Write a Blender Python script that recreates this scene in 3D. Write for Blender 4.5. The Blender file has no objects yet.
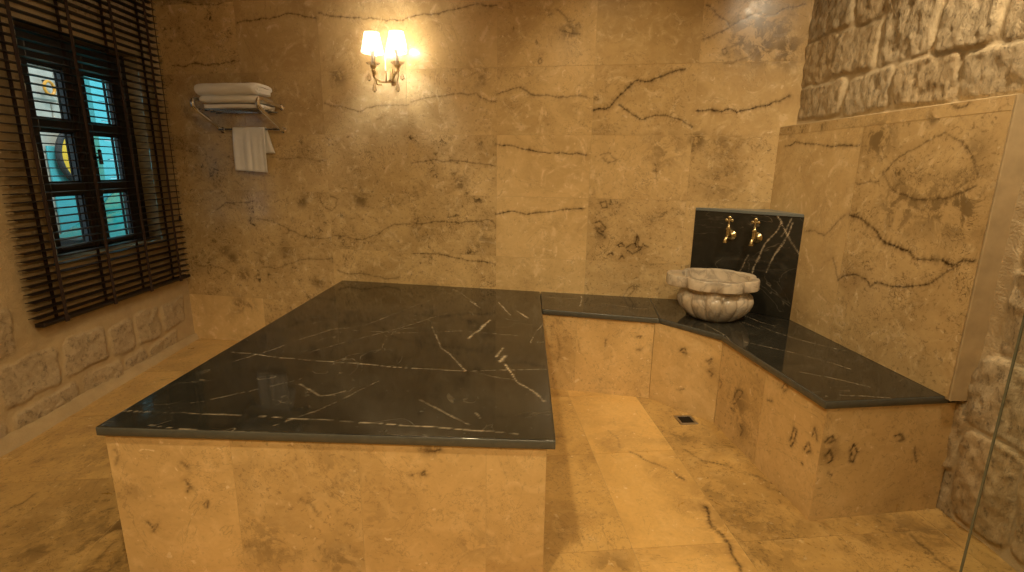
import bpy, bmesh, math
import numpy as np
from mathutils import Matrix, Vector
C = bpy.context.scene.collection
RS = np.random.RandomState(11)
PI = math.pi

# ------------------------------------------------------------------ numeric noise
_LAT = np.random.RandomState(5).rand(64, 64, 64).astype(np.float32)
def vnoise(p):
    i = np.floor(p).astype(int); f = p - i; f = f*f*(3-2*f); i &= 63; j = (i+1) & 63
    def g(a, b, c): return _LAT[a, b, c]
    x0, y0, z0 = i[:, 0], i[:, 1], i[:, 2]; x1, y1, z1 = j[:, 0], j[:, 1], j[:, 2]
    fx, fy, fz = f[:, 0], f[:, 1], f[:, 2]
    a = g(x0, y0, z0)*(1-fx)+g(x1, y0, z0)*fx; b = g(x0, y1, z0)*(1-fx)+g(x1, y1, z0)*fx
    c = g(x0, y0, z1)*(1-fx)+g(x1, y0, z1)*fx; d = g(x0, y1, z1)*(1-fx)+g(x1, y1, z1)*fx
    e = a*(1-fy)+b*fy; h = c*(1-fy)+d*fy
    return e*(1-fz)+h*fz
def fbm(p, oct=4):
    s = 0; a = .5; q = np.array(p, float)
    for _ in range(oct):
        s = s+a*vnoise(q); q = q*2.03+17.3; a *= .5
    return s/(1-.5**oct)

# ------------------------------------------------------------------ object helpers
def mesh_np(name, v, faces, smooth=True):
    me = bpy.data.meshes.new(name)
    v = np.asarray(v, np.float32); me.vertices.add(len(v)); me.vertices.foreach_set('co', v.ravel())
    if isinstance(faces, np.ndarray):
        n = len(faces); k = faces.shape[1]
        tot = np.full(n, k, np.int32); flat = faces.astype(np.int32).ravel()
    else:
        tot = np.array([len(f) for f in faces], np.int32); flat = np.array([i for f in faces for i in f], np.int32); n = len(tot)
    st = np.concatenate(([0], np.cumsum(tot)[:-1])).astype(np.int32)
    me.loops.add(len(flat)); me.loops.foreach_set('vertex_index', flat)
    me.polygons.add(n); me.polygons.foreach_set('loop_start', st); me.polygons.foreach_set('loop_total', tot)
    me.polygons.foreach_set('use_smooth', np.full(n, bool(smooth)))
    me.update(calc_edges=True); me.validate()
    return me
def attr(me, name, arr):
    arr = np.asarray(arr, np.float32)
    if arr.ndim == 1:
        a = me.attributes.new(name, 'FLOAT', 'POINT'); a.data.foreach_set('value', arr)
    else:
        a = me.attributes.new(name, 'FLOAT_VECTOR', 'POINT'); a.data.foreach_set('vector', arr.ravel())
def link(name, me, mats, M=None, parent=None, **props):
    o = bpy.data.objects.new(name, me); C.objects.link(o)
    for m in (mats if isinstance(mats, (list, tuple)) else [mats]):
        if me is not None and m is not None: me.materials.append(m)
    M = M or Matrix.Identity(4)
    if parent is not None:
        o.parent = parent
        W = parent.matrix_basis
        if parent.parent: W = parent.parent.matrix_basis @ W
        o.matrix_basis = W.inverted() @ M
    else: o.matrix_basis = M
    for k, val in props.items(): o[k] = val
    return o
def empty(name, loc, **props):
    o = bpy.data.objects.new(name, None); C.objects.link(o); o.empty_display_size = .1
    o.matrix_basis = Matrix.Translation(loc)
    for k, val in props.items(): o[k] = val
    return o
def frame(O, U, V):
    U = Vector(U).normalized(); V = Vector(V).normalized(); N = U.cross(V)
    M = Matrix.Identity(4)
    for i in range(3): M[i][0] = U[i]; M[i][1] = V[i]; M[i][2] = N[i]; M[i][3] = O[i]
    return M
class MB:
    """collects shapes, links them as one mesh"""
    def __init__(s): s.v = []; s.f = []
    def add(s, v, f):
        o = len(s.v); s.v += [tuple(map(float, p)) for p in v]; s.f += [tuple(i+o for i in q) for q in f]; return s
    def prism(s, poly, z0, z1, bev=0.0):
        n = len(poly); P = np.array(poly, float)
        if bev:
            e = np.roll(P, -1, 0)-P; e /= np.linalg.norm(e, axis=1)[:, None]; nn = np.stack([e[:, 1], -e[:, 0]], 1)
            k = nn+np.roll(nn, 1, 0); k /= (1+np.sum(nn*np.roll(nn, 1, 0), 1))[:, None]
            area = np.sum(P[:, 0]*np.roll(P[:, 1], -1)-P[:, 1]*np.roll(P[:, 0], -1))
            if area < 0: k = -k
            Q = P-k*bev
            rings = [(Q, z0), (P, z0+bev), (P, z1-bev), (Q, z1)]
        else: rings = [(P, z0), (P, z1)]
        v = [(*p, z) for R_, z in rings for p in R_]; f = [tuple(range(n))[::-1], tuple(range((len(rings)-1)*n, len(rings)*n))]
        for r in range(len(rings)-1):
            f += [(r*n+i, r*n+(i+1) % n, (r+1)*n+(i+1) % n, (r+1)*n+i) for i in range(n)]
        return s.add(v, f)
    def box(s, a, b, bev=0.0):
        return s.prism([(a[0], a[1]), (b[0], a[1]), (b[0], b[1]), (a[0], b[1])], a[2], b[2], bev)
    def tube(s, pts, r, n=10, cap=True):
        P = [Vector(p) for p in pts]; rr = r if isinstance(r, (list, tuple)) else [r]*len(P)
        up = None; v = []; f = []
        for i, p in enumerate(P):
            t = (P[min(i+1, len(P)-1)]-P[max(i-1, 0)]).normalized()
            if up is None: up = t.orthogonal().normalized()
            up = (up-t*up.dot(t)).normalized(); b = t.cross(up)
            v += [p+(up*math.cos(2*PI*k/n)+b*math.sin(2*PI*k/n))*rr[i] for k in range(n)]
        for i in range(len(P)-1):
            f += [(i*n+k, i*n+(k+1) % n, (i+1)*n+(k+1) % n, (i+1)*n+k) for k in range(n)]
        if cap: f += [tuple(range(n))[::-1], tuple(range((len(P)-1)*n, len(P)*n))]
        return s.add(v, f)
    def lathe(s, prof, c=(0, 0, 0), n=24, axis=None, close=True):
        M = Matrix.Identity(3)
        if axis is not None: M = Vector((0, 0, 1)).rotation_difference(Vector(axis)).to_matrix()
        v = []; f = []; c = Vector(c)
        for r, z in prof: v += [c+M@Vector((r*math.cos(2*PI*k/n), r*math.sin(2*PI*k/n), z)) for k in range(n)]
        for i in range(len(prof)-1): f += [(i*n+k, i*n+(k+1) % n, (i+1)*n+(k+1) % n, (i+1)*n+k) for k in range(n)]
        if close: f += [tuple(range(n))[::-1], tuple(range((len(prof)-1)*n, len(prof)*n))]
        return s.add(v, f)
    def ball(s, c, r, n=12, sc=(1, 1, 1)):
        m = n//2+1; prof = [(max(1e-4, math.sin(PI*i/m)), -math.cos(PI*i/m)) for i in range(m+1)]
        v = []; f = []
        for a, z in prof: v += [(c[0]+r*sc[0]*a*math.cos(2*PI*k/n), c[1]+r*sc[1]*a*math.sin(2*PI*k/n), c[2]+r*sc[2]*z) for k in range(n)]
        for i in range(m): f += [(i*n+k, i*n+(k+1) % n, (i+1)*n+(k+1) % n, (i+1)*n+k) for k in range(n)]
        return s.add(v, f)
    def build(s, name, mats, parent=None, M=None, smooth=True, sharp=None, **props):
        me = mesh_np(name, s.v, s.f, smooth)
        if smooth: me.set_sharp_from_angle(angle=math.radians(sharp or 35))
        return link(name, me, mats, M, parent, **props)
def spline(pts, n=8):
    P = np.array(pts, float); Q = np.vstack([2*P[0]-P[1], P, 2*P[-1]-P[-2]]); out = []
    for i in range(1, len(Q)-2):
        for k in range(n):
            t = k/n; a, b, c, d = Q[i-1], Q[i], Q[i+1], Q[i+2]
            out.append(.5*(2*b+(c-a)*t+(2*a-5*b+4*c-d)*t*t+(3*b-a-3*c+d)*t**3))
    out.append(Q[-2]); return [tuple(p) for p in out]

# ------------------------------------------------------------------ materials
class NT:
    def __init__(s, name):
        s.m = bpy.data.materials.new(name); s.m.use_nodes = True; s.t = s.m.node_tree; s.t.nodes.clear()
        s.out = s.n('ShaderNodeOutputMaterial'); s.tc = None
    def n(s, ty, **kw):
        k = s.t.nodes.new(ty)
        for a, b in kw.items(): setattr(k, a, b)
        return k
    def put(s, sock, val):
        if isinstance(val, bpy.types.NodeSocket): s.t.links.new(val, sock)
        elif val is not None:
            if sock.type == 'RGBA' and len(val) == 3: val = (*val, 1)
            sock.default_value = val
    def coord(s):
        if s.tc is None: s.tc = s.n('ShaderNodeTexCoord')
        return s.tc.outputs['Object']
    def at(s, name, out='Fac'): return s.n('ShaderNodeAttribute', attribute_name=name).outputs[out]
    def vm(s, op, a, b):
        k = s.n('ShaderNodeVectorMath', operation=op); s.put(k.inputs[0], a); s.put(k.inputs[1], b); return k.outputs[0]
    def scale(s, v, f):
        k = s.n('ShaderNodeVectorMath', operation='MULTIPLY'); s.put(k.inputs[0], v); k.inputs[1].default_value = f if isinstance(f, tuple) else (f, f, f); return k.outputs[0]
    def mt(s, op, a, b=None, c=None, clamp=False):
        k = s.n('ShaderNodeMath', operation=op, use_clamp=clamp); s.put(k.inputs[0], a); s.put(k.inputs[1], b); s.put(k.inputs[2], c); return k.outputs[0]
    def noise(s, v, scale, detail=4, rough=.55, dist=0, out='Fac'):
        k = s.n('ShaderNodeTexNoise'); s.put(k.inputs['Vector'], v); k.inputs['Scale'].default_value = scale; k.inputs['Detail'].default_value = detail
        k.inputs['Roughness'].default_value = rough; k.inputs['Distortion'].default_value = dist; return k.outputs[out]
    def rng(s, v, a, b, c=0., d=1., smooth=False):
        k = s.n('ShaderNodeMapRange', interpolation_type='SMOOTHSTEP' if smooth else 'LINEAR'); s.put(k.inputs[0], v)
        for i, x in enumerate((a, b, c, d)): s.put(k.inputs[i+1], x)
        return k.outputs[0]
    def mix(s, f, a, b, mode='MIX'):
        k = s.n('ShaderNodeMix', data_type='RGBA', blend_type=mode); s.put(k.inputs[0], f); s.put(k.inputs[6], a); s.put(k.inputs[7], b); return k.outputs[2]
    def bump(s, h, strength, dist=.01):
        k = s.n('ShaderNodeBump'); s.put(k.inputs['Height'], h); k.inputs['Strength'].default_value = strength; k.inputs['Distance'].default_value = dist; return k.outputs[0]
    def bsdf(s, col, rough=.5, metal=0, normal=None, spec=.5, **kw):
        k = s.n('ShaderNodeBsdfPrincipled'); s.put(k.inputs['Base Color'], col); s.put(k.inputs['Roughness'], rough); s.put(k.inputs['Metallic'], metal)
        s.put(k.inputs['Specular IOR Level'], spec)
        if normal is not None: s.put(k.inputs['Normal'], normal)
        for a, b in kw.items(): s.put(k.inputs[a.replace('_', ' ')], b)
        return k.outputs[0]
    def done(s, sh): s.t.links.new(sh, s.out.inputs['Surface']); return s.m

def mat_simple(name, col, rough=.5, metal=0, var=.12, nscale=30, bump=0., spec=.5, **kw):
    t = NT(name); v = t.coord(); f = t.noise(v, nscale, 3)
    c = t.mix(f, tuple(x*(1-var) for x in col), tuple(min(1, x*(1+var)) for x in col))
    nm = t.bump(f, bump, .004) if bump else None
    return t.done(t.bsdf(c, rough, metal, nm, spec, **kw))

def mat_travertine(name, base, dark, light, ink=(.05, .024, .008), rough=.3, mott=1.0, fossil=1.0):
    t = NT(name); tid = t.at('tid', 'Vector'); v = t.vm('ADD', t.coord(), t.scale(tid, 23.))
    sx = t.n('ShaderNodeSeparateXYZ'); t.put(sx.inputs[0], tid)
    big = t.noise(v, 3.2, 5, .6, .6); mid = t.noise(v, 11, 5, .62, 1.2); fine = t.noise(v, 70, 3)
    c = t.mix(t.rng(big, .22, .58), dark, base); c = t.mix(t.mt('MULTIPLY', t.rng(mid, .5, .72), .62*mott), c, light)
    c = t.mix(t.mt('MULTIPLY', t.rng(fine, .35, .7), .16), c, dark)
    busy = t.rng(sx.outputs[1], .35, .95, 1, .12)      # some tiles are nearly plain
    # cloudy brown patches of specks, more on some tiles than others
    patch = t.rng(t.noise(v, 5, 6, .7, .8), t.rng(sx.outputs[1], 0, 1, .45, .66), t.rng(sx.outputs[1], 0, 1, .60, .80), smooth=True)
    sp = t.rng(t.noise(v, 24, 6, .74, .9), .515, .585); cl = t.rng(t.noise(v, 8, 4, .65), .36, .56)
    c = t.mix(t.mt('MULTIPLY', patch, .20), c, tuple(x*.62 for x in dark))
    c = t.mix(t.mt('MULTIPLY', t.mt('MULTIPLY', patch, cl), t.mt('MULTIPLY', sp, .95*fossil)), c, tuple(x*.24 for x in dark))
    c = t.mix(t.mt('MULTIPLY', t.mt('MULTIPLY', t.rng(t.noise(v, 55, 4, .7, .5), .57, .65), busy), .6), c, tuple(x*.42 for x in dark))
    # squiggly fossil rims: thin level lines of a noise, only inside sparse patches
    lv = t.noise(v, 13, 3, .6, 2.6); line = t.rng(t.mt('ABSOLUTE', t.mt('SUBTRACT', lv, .5)), 0, .022, 1, 0)
    sel = t.rng(t.noise(v, 5.3, 3), .54, .64)
    c = t.mix(t.mt('MULTIPLY', t.mt('MULTIPLY', t.mt('MULTIPLY', line, sel), busy), .95*fossil), c, tuple(x*.28 for x in dark))
    hair = t.rng(t.mt('ABSOLUTE', t.mt('SUBTRACT', t.noise(v, 2.4, 6, .7, .8), .52)), 0, .006, 1, 0)
    c = t.mix(t.mt('MULTIPLY', hair, .35), c, tuple(x*.35 for x in dark))
    # pale calcite flecks
    fl = t.rng(t.noise(v, 34, 2, .5, .5), .69, .74); c = t.mix(t.mt('MULTIPLY', fl, .6), c, (.80, .66, .42))
    # mapped stains and cracks
    bl = t.at('blot'); bs = t.rng(t.noise(v, 12, 7, .72, .5), .45, .53); bn = t.mt('MULTIPLY', bl, bs, clamp=True)
    c = t.mix(t.mt('MULTIPLY', bn, 1.1, clamp=True), c, tuple(x*.24 for x in dark))
    c = t.mix(t.mt('MULTIPLY', bl, .4), c, dark)
    ve = t.at('vein'); halo = t.at('halo')
    c = t.mix(t.mt('MULTIPLY', halo, t.rng(t.noise(v, 30, 4, .7), .35, .65, .15, .8)), c, tuple(x*.45 for x in dark))
    c = t.mix(t.mt('MULTIPLY', ve, t.rng(t.noise(v, 45, 4, .7), .35, .6, .35, 1.15), clamp=True), c, ink)
    val = t.rng(sx.outputs[0], 0, 1, .72, 1.10); hs = t.n('ShaderNodeHueSaturation'); t.put(hs.inputs['Color'], c); t.put(hs.inputs['Value'], val)
    r = t.rng(mid, .3, .7, rough*.8, rough*1.35)
    hgt = t.mt('SUBTRACT', t.mt('MULTIPLY', mid, .35), t.mt('MULTIPLY', ve, .9))
    return t.done(t.bsdf(hs.outputs[0], r, 0, t.bump(hgt, .08, .003)))

def mat_black_marble(name):
    t = NT(name); v = t.coord(); n1 = t.noise(v, 2.2, 6, .65, 1.0); n2 = t.noise(v, 18, 5, .6)
    c = t.mix(t.rng(n1, .35, .7), (.015, .0145, .0115), (.034, .0325, .025)); c = t.mix(t.mt('MULTIPLY', t.rng(n2, .5, .75), .4), c, (.05, .045, .035))
    lv = t.noise(v, 2.6, 4, .5, 1.4); line = t.rng(t.mt('ABSOLUTE', t.mt('SUBTRACT', lv, .5)), 0, .006, 1, 0)
    c = t.mix(t.mt('MULTIPLY', t.mt('MULTIPLY', line, t.rng(t.noise(v, 7, 3), .46, .62)), .34), c, (.35, .30, .21))
    sp = t.rng(t.noise(v, 85, 2), .73, .78); c = t.mix(t.mt('MULTIPLY', sp, .35), c, (.32, .27, .19))
    ve = t.mt('MULTIPLY', t.at('vein'), t.rng(t.noise(v, 26, 4, .7), .34, .58, .45, 1.), clamp=True)
    ve = t.mt('MULTIPLY', ve, t.rng(t.noise(v, 7, 3, .6), .36, .58, .28, 1.05), clamp=True)
    c = t.mix(ve, c, (.62, .52, .36))
    return t.done(t.bsdf(c, t.rng(n2, .3, .7, .045, .085), 0, t.bump(n2, .02, .002)))

def mat_rubble(name, a, b, mortar, streak=(1, 1, 1), warm=None):
    t = NT(name); v = t.coord(); st = t.at('stone'); sid = t.at('sid', 'Vector'); sx = t.n('ShaderNodeSeparateXYZ'); t.put(sx.inputs[0], sid)
    vv = t.vm('ADD', t.scale(v, streak), t.scale(sid, 9.))
    n1 = t.noise(vv, 9, 7, .74, .5); n2 = t.noise(vv, 32, 6, .76); n3 = t.noise(v, 120, 3)
    s = t.mix(t.rng(n1, .35, .68), a, b); s = t.mix(t.mt('MULTIPLY', t.rng(sx.outputs[0], .3, 1), .45), s, warm or b)
    s = t.mix(t.mt('MULTIPLY', t.rng(n2, .53, .63), .62), s, tuple(x*.30 for x in a)); s = t.mix(t.mt('MULTIPLY', t.rng(n2, .45, .32), .4), s, tuple(min(1, x*1.35) for x in b))
    mo = t.mix(t.rng(t.noise(v, 14, 4), .35, .7), tuple(x*.85 for x in mortar), mortar)
    c = t.mix(st, mo, s)
    h = t.mt('ADD', t.mt('MULTIPLY', t.mt('MULTIPLY', n2, st), 1.6), t.mt('MULTIPLY', n3, .45))
    return t.done(t.bsdf(c, .85, 0, t.bump(h, .8, .014), .25))
# cracks and stains, in metres on their own surfaces: (width, depth of tone, course), (u, v, radius, tone)
BACKV=[(4,.6,[(-.539,2.387),(-.422,2.379),(-.325,2.354),(-.195,2.352),(-.103,2.36)]),(4,.7,[(-.021,2.229),(.093,2.24),(.227,2.245),(.317,2.266),(.411,2.268),(.559,2.239)]),(4,.6,[(.582,2.268),(.658,2.248),(.776,2.235),(.913,2.221),(1.035,2.211)]),(4,.6,[(1.041,2.205),(1.155,2.204),(1.209,2.22),(1.341,2.229),(1.471,2.253),(1.598,2.276),(1.761,2.267)]),(5,.7,[(-.565,1.974),(-.47,1.963),(-.302,1.969),(-.183,1.976),(-.034,1.992)]),(3,.5,[(.583,1.716),(.669,1.696),(.741,1.683),(.884,1.685),(1.012,1.7),(1.123,1.699),(1.172,1.699)]),(3,.45,[(1.193,1.717),(1.364,1.752),(1.563,1.759),(1.629,1.77),(1.707,1.719),(1.759,1.718)]),(4,.55,[(1.765,1.76),(1.835,1.777),(1.917,1.796),(1.981,1.755),(2.087,1.751),(2.211,1.735),(2.272,1.746),(2.352,1.725)]),(7,.8,[(2.367,1.661),(2.445,1.666),(2.468,1.677),(2.518,1.74),(2.607,1.824),(2.694,1.822),(2.777,1.854),(2.832,1.875),(2.888,1.885)]),(5,.75,[(2.521,1.689),(2.602,1.636),(2.657,1.602),(2.72,1.624),(2.795,1.63),(2.895,1.601),(2.956,1.561)]),(6,.85,[(2.97,1.652),(3.06,1.657),(3.159,1.662),(3.2,1.642),(3.242,1.656),(3.349,1.677),(3.426,1.703),(3.476,1.73)]),(5,.6,[(2.978,2.222),(3.054,2.157),(3.113,2.103),(3.173,2.138),(3.238,2.171),(3.344,2.157),(3.417,2.195),(3.491,2.207)]),(5,.6,[(2.973,2.045),(3.036,2.069),(3.113,2.103)]),(4,.4,[(3.106,1.913),(3.186,1.928),(3.247,1.958)]),(3,.35,[(.143,1.36),(.289,1.351),(.442,1.35),(.571,1.351)]),(4,.55,[(-.348,.977),(-.266,1.03),(-.166,1.04),(-.026,1.05)]),(4,.5,[(-.016,.921),(.105,.914),(.205,.87),(.335,.814),(.451,.793),(.593,.823),(.746,.804),(.86,.823),(.975,.883),(1.05,.92),(1.16,.924)]),(3,.4,[(-.578,.553),(-.438,.56),(-.354,.541),(-.29,.506)]),(3,.45,[(-.014,.565),(.177,.586),(.304,.64),(.559,.66),(.564,.631)]),(3,.5,[(.592,.573),(.691,.549),(.846,.55),(1.073,.554)]),(4,.5,[(.497,1.084),(.516,1.029),(.575,.996),(.616,1.032),(.627,1.08),(.575,1.1)]),(3,.5,[(1.187,1.331),(1.265,1.339),(1.355,1.353),(1.527,1.348),(1.641,1.334),(1.755,1.319)]),(4,.85,[(1.761,1.457),(1.904,1.436),(2.053,1.409),(2.212,1.402),(2.349,1.391)]),(4,.8,[(1.764,1.01),(1.931,1.021),(2.096,1.033),(2.225,1.056),(2.346,1.062)]),(3,.6,[(1.182,.935),(1.347,.95),(1.523,.943),(1.627,.959),(1.757,.944)]),(3.5,.7,[(1.168,.719),(1.27,.727),(1.357,.727),(1.485,.702),(1.605,.687),(1.759,.67)]),(4,.8,[(2.439,1.099),(2.475,1.113),(2.484,1.075),(2.453,1.068),(2.439,1.099)]),(4,.8,[(2.401,.971),(2.445,.986),(2.485,.942),(2.467,.916),(2.421,.946),(2.482,.878)]),(4,.95,[(2.618,.819),(2.653,.846),(2.684,.854),(2.695,.873),(2.681,.905),(2.68,.828),(2.717,.829),(2.664,.782),(2.625,.806)]),(4,.9,[(2.566,.836),(2.591,.85),(2.604,.831),(2.573,.823),(2.566,.836)]),(5,.9,[(2.501,.768),(2.532,.782),(2.539,.77)]),(4,.8,[(2.578,.745),(2.595,.772),(2.609,.753)]),(4,.8,[(2.722,.849),(2.754,.831)]),(3,.5,[(2.127,2.228),(2.176,2.194),(2.195,2.16),(2.236,2.17)]),(3,.45,[(2.074,2.203),(2.092,2.208)]),(4,.6,[(2.149,2.118),(2.209,2.1),(2.269,2.092)]),(3,.5,[(2.02,1.953),(2.038,1.964),(2.045,1.941),(2.027,1.93),(2.02,1.953)]),(3,.5,[(2.243,2.142),(2.26,2.153),(2.268,2.125)]),(4,.5,[(2.613,.488),(2.641,.543),(2.684,.579),(2.686,.546),(2.638,.489)]),(3,.5,[(3.082,1.983),(3.103,1.993),(3.111,1.972),(3.096,1.956),(3.082,1.983)]),(3,.4,[(2.689,.873),(2.698,.828),(2.688,.789)]),(3,.35,[(-.18,1.252),(-.138,1.337)]),(3,.4,[(-.156,1.189),(-.104,1.148)]),(3,.4,[(2.423,1.394),(2.478,1.407),(2.523,1.365),(2.475,1.347),(2.443,1.376)])]
BACKB=[(3.244,2.125,.13,.8),(3.294,2.004,.11,.8),(3.424,1.975,.09,.8),(3.186,2.023,.08,.6),(3.353,2.08,.1,.6),(3.262,2.196,.1,.6),(.807,1.085,.05,.8),(.356,1.06,.045,.7),(1.33,.467,.1,.3),(1.519,1.226,.06,.5),(1.231,.871,.06,.4),(1.689,.868,.1,.4),(1.224,1.155,.05,.4),(2.209,2.111,.05,.6),(.689,1.884,.06,.5),(1.642,1.874,.08,.4),(2.991,1.486,.05,.8),(3.125,1.453,.07,.4),(3.176,1.226,.1,.35),(2.811,1.427,.12,.35),(2.448,.915,.06,.5),(2.673,.84,.07,.4),(-.259,.622,.05,.6),(-.164,.497,.06,.5),(-.235,.259,.06,.6),(.434,.476,.05,.5),(.188,.702,.05,.4),(-.148,.264,.05,.5),(-.313,-.029,.05,.3),(-.311,.68,.05,.5)]
RV=[(4,.75,[(.593,1.451),(.777,1.454),(.966,1.438),(1.188,1.431)]),(5,.5,[(1.356,1.3),(1.398,1.354),(1.465,1.396),(1.552,1.431),(1.62,1.458)]),(4,.55,[(1.619,1.459),(1.667,1.432),(1.712,1.405),(1.753,1.36),(1.786,1.298)]),(6,.6,[(1.353,1.312),(1.406,1.251),(1.46,1.224),(1.533,1.208),(1.654,1.219),(1.731,1.241),(1.786,1.268)]),(4,.6,[(1.21,1.257),(1.276,1.268),(1.339,1.274)]),(8,.95,[(1.197,1.115),(1.351,1.073),(1.477,1.014),(1.557,1.002),(1.591,.979)]),(6,.9,[(1.592,.975),(1.699,.99),(1.763,.982),(1.797,1.008),(1.838,1.012)]),(4,.8,[(1.188,.801),(1.279,.847),(1.36,.843),(1.396,.815),(1.412,.836),(1.49,.843),(1.656,.884),(1.731,.943),(1.79,.988)]),(4,.5,[(.882,1.001),(.963,1.014),(1.045,1.001),(1.106,1.058),(1.164,1.112)]),(4,.7,[(1.626,1.558),(1.65,1.541),(1.688,1.544),(1.693,1.556)]),(3,.5,[(1.129,.898),(1.163,.845),(1.188,.801)])]
RB=[(1.293,1.448,.09,.7),(1.554,1.519,.03,.9),(.905,1.536,.025,.95),(.622,1.531,.03,.8),(1.741,1.199,.12,.6),(1.475,1.18,.12,.5),(1.639,1.192,.1,.5),(1.754,1.39,.05,.3),(.937,.579,.06,.3),(1.05,.391,.05,.3)]
SLABV=[(3,.55,[(.667,-1.573),(.878,-1.619),(1.089,-1.651),(1.29,-1.671),(1.49,-1.701),(1.719,-1.717),(1.869,-1.696),(2.058,-1.673)]),(3,.5,[(.615,-2.135),(.747,-2.135),(.982,-2.138),(1.172,-2.15),(1.387,-2.161),(1.6,-2.178),(1.808,-2.195),(1.939,-2.208)]),(2.5,.35,[(.805,-2.064),(.846,-2.046),(1.055,-1.875),(1.09,-1.84)]),(2.5,.35,[(1.005,-1.548),(1.102,-1.422),(1.313,-1.176),(1.514,-.881)]),(2.5,.3,[(.733,-1.687),(.844,-1.495),(.973,-1.235),(1.12,-1.14),(1.316,-.701),(1.491,-.35)]),(9,1,[(1.683,-1.306),(1.7,-1.236),(1.724,-1.177),(1.762,-.998)]),(3,.6,[(1.473,-1.147),(1.572,-1.456),(1.625,-1.529),(1.669,-1.622),(1.719,-1.717)]),(6,.9,[(1.831,-1.551),(1.844,-1.488),(1.855,-1.435)]),(9,1,[(1.851,-1.609),(1.858,-1.574),(1.869,-1.537)]),(4.5,.85,[(1.874,-1.63),(1.907,-1.735),(1.929,-1.813),(1.983,-1.882),(2.029,-1.972)]),(3,.6,[(1.398,-.358),(1.515,-.524),(1.607,-.604),(1.685,-.76)]),(3.5,.7,[(1.449,-.295),(1.57,-.506),(1.652,-.672)]),(4,.8,[(1.785,-.613),(1.826,-.748),(1.867,-.893)]),(5,.9,[(1.904,-.807),(1.934,-.867),(1.968,-.944)]),(2.5,.4,[(1.11,-1.885),(1.226,-1.982),(1.258,-1.972),(1.3,-1.935)]),(2.5,.3,[(1.735,-1.716),(1.861,-1.779),(1.928,-1.794)]),(3,.4,[(1.793,-2.07),(1.814,-2.111)]),(2.5,.35,[(1.589,-1.991),(1.673,-2.063),(1.786,-2.16)]),(2.5,.3,[(1.072,-1.228),(1.333,-1.256),(1.625,-1.201),(1.93,-1.257)]),(2,.3,[(1.138,-2.231),(1.288,-2.049),(1.399,-1.829)]),(3,.5,[(1.607,-2.074),(1.621,-2.081)]),(3,.35,[(2.062,-.974),(1.979,-1.385)]),(2.5,.3,[(.78,-2.22),(1.114,-2.244),(1.582,-2.247)])]
BENCHV=[(2.5,.5,[(2.077,-.435),(2.171,-.504),(2.301,-.467)]),(3,.6,[(2.313,-.413),(2.282,-.664)]),(2.5,.35,[(2.414,-.582),(2.635,-.702),(2.767,-.646)]),(3,.5,[(3.186,-.722),(3.246,-.917),(3.296,-.986)]),(2.5,.5,[(3.145,-.925),(3.193,-1.064)]),(2.5,.45,[(3.213,-.993),(3.311,-1.214),(3.458,-1.373)]),(2.5,.4,[(3.023,-1.266),(3.175,-1.393),(3.33,-1.586)]),(2.5,.4,[(3.097,-1.634),(3.245,-1.726),(3.295,-1.77)]),(2.5,.35,[(3.133,-1.852),(3.306,-1.866)]),(3,.6,[(3.288,-.555),(3.387,-.726),(3.443,-.824)]),(2.5,.5,[(2.91,-.944),(2.964,-1.179),(2.951,-1.409)])]
SPLV=[(3.5,.8,[(.372,.731),(.391,.81),(.42,.912),(.466,.974),(.488,1.026)]),(3.5,.8,[(.447,.748),(.478,.848),(.52,.929),(.547,1.036)]),(2.5,.6,[(.462,.808),(.494,.892),(.531,.969)]),(3.5,.8,[(.466,1.074),(.531,.966),(.607,.856)]),(2.5,.4,[(.289,.707),(.317,.771),(.338,.833)]),(6,.9,[(.387,.798),(.4,.829)]),(2.5,.5,[(.501,.96),(.542,1.079)])]
FLV=[(5,.55,[(2.467,-1.443),(2.531,-1.516),(2.607,-1.576)]),(6,.7,[(2.628,-1.598),(2.637,-1.628),(2.666,-1.664)]),(7,.85,[(2.694,-1.836),(2.679,-1.926),(2.708,-2.022),(2.704,-2.105),(2.701,-2.173),(2.702,-2.212)]),(5,.6,[(2.734,-1.419),(2.785,-1.51),(2.866,-1.538),(2.909,-1.567)]),(6,.6,[(2.962,-1.61),(2.997,-1.631),(3.029,-1.672)]),(8,.45,[(3.4,-1.955),(3.395,-2.012),(3.4,-2.085),(3.419,-2.138)]),(4,.3,[(2.392,-1.247),(2.425,-1.409)]),(4,.4,[(2.999,-1.702),(3.094,-1.777)]),(6,.5,[(-.11,-1.942),(-.088,-1.883),(-.093,-1.822)]),(6,.4,[(.469,-2.236),(.465,-2.141),(.466,-2.09)]),(6,.5,[(.543,-2.254),(.547,-2.162)]),(5,.5,[(.189,-2.14),(.264,-2.142)])]
FLB=[(2.745,-1.297,.07,.6),(2.914,-1.381,.05,.7),(2.776,-1.728,.12,.35),(2.817,-1.913,.2,.35),(2.852,-2.045,.15,.3),(2.27,-2.155,.07,.5),(3.397,-1.944,.12,.4),(3.475,-1.962,.08,.5),(2.13,-1.333,.05,.5),(-.048,-1.534,.2,.35),(.207,-2.139,.08,.5),(.398,-2.039,.1,.5),(.232,-2.048,.2,.3),(.53,-2.219,.12,.5),(2.08,-2.059,.05,.4)]
PFV=[(3,.5,[(.658,.415),(.668,.397),(.652,.361)]),(4,.7,[(.87,.376),(.888,.362)]),(4,.7,[(.875,.315),(.888,.287),(.876,.272)]),(3,.6,[(.923,.225),(.941,.241),(.935,.215),(.923,.225)]),(5,.6,[(.726,.154),(.739,.132),(.758,.144),(.737,.116)]),(3.5,.8,[(1.642,.452),(1.663,.446),(1.701,.45)]),(5,.9,[(1.642,.365),(1.649,.372),(1.652,.361),(1.642,.361)]),(4,.5,[(1.604,.356),(1.614,.36)]),(3,.4,[(1.245,.256),(1.282,.236),(1.3,.203)])]
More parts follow.
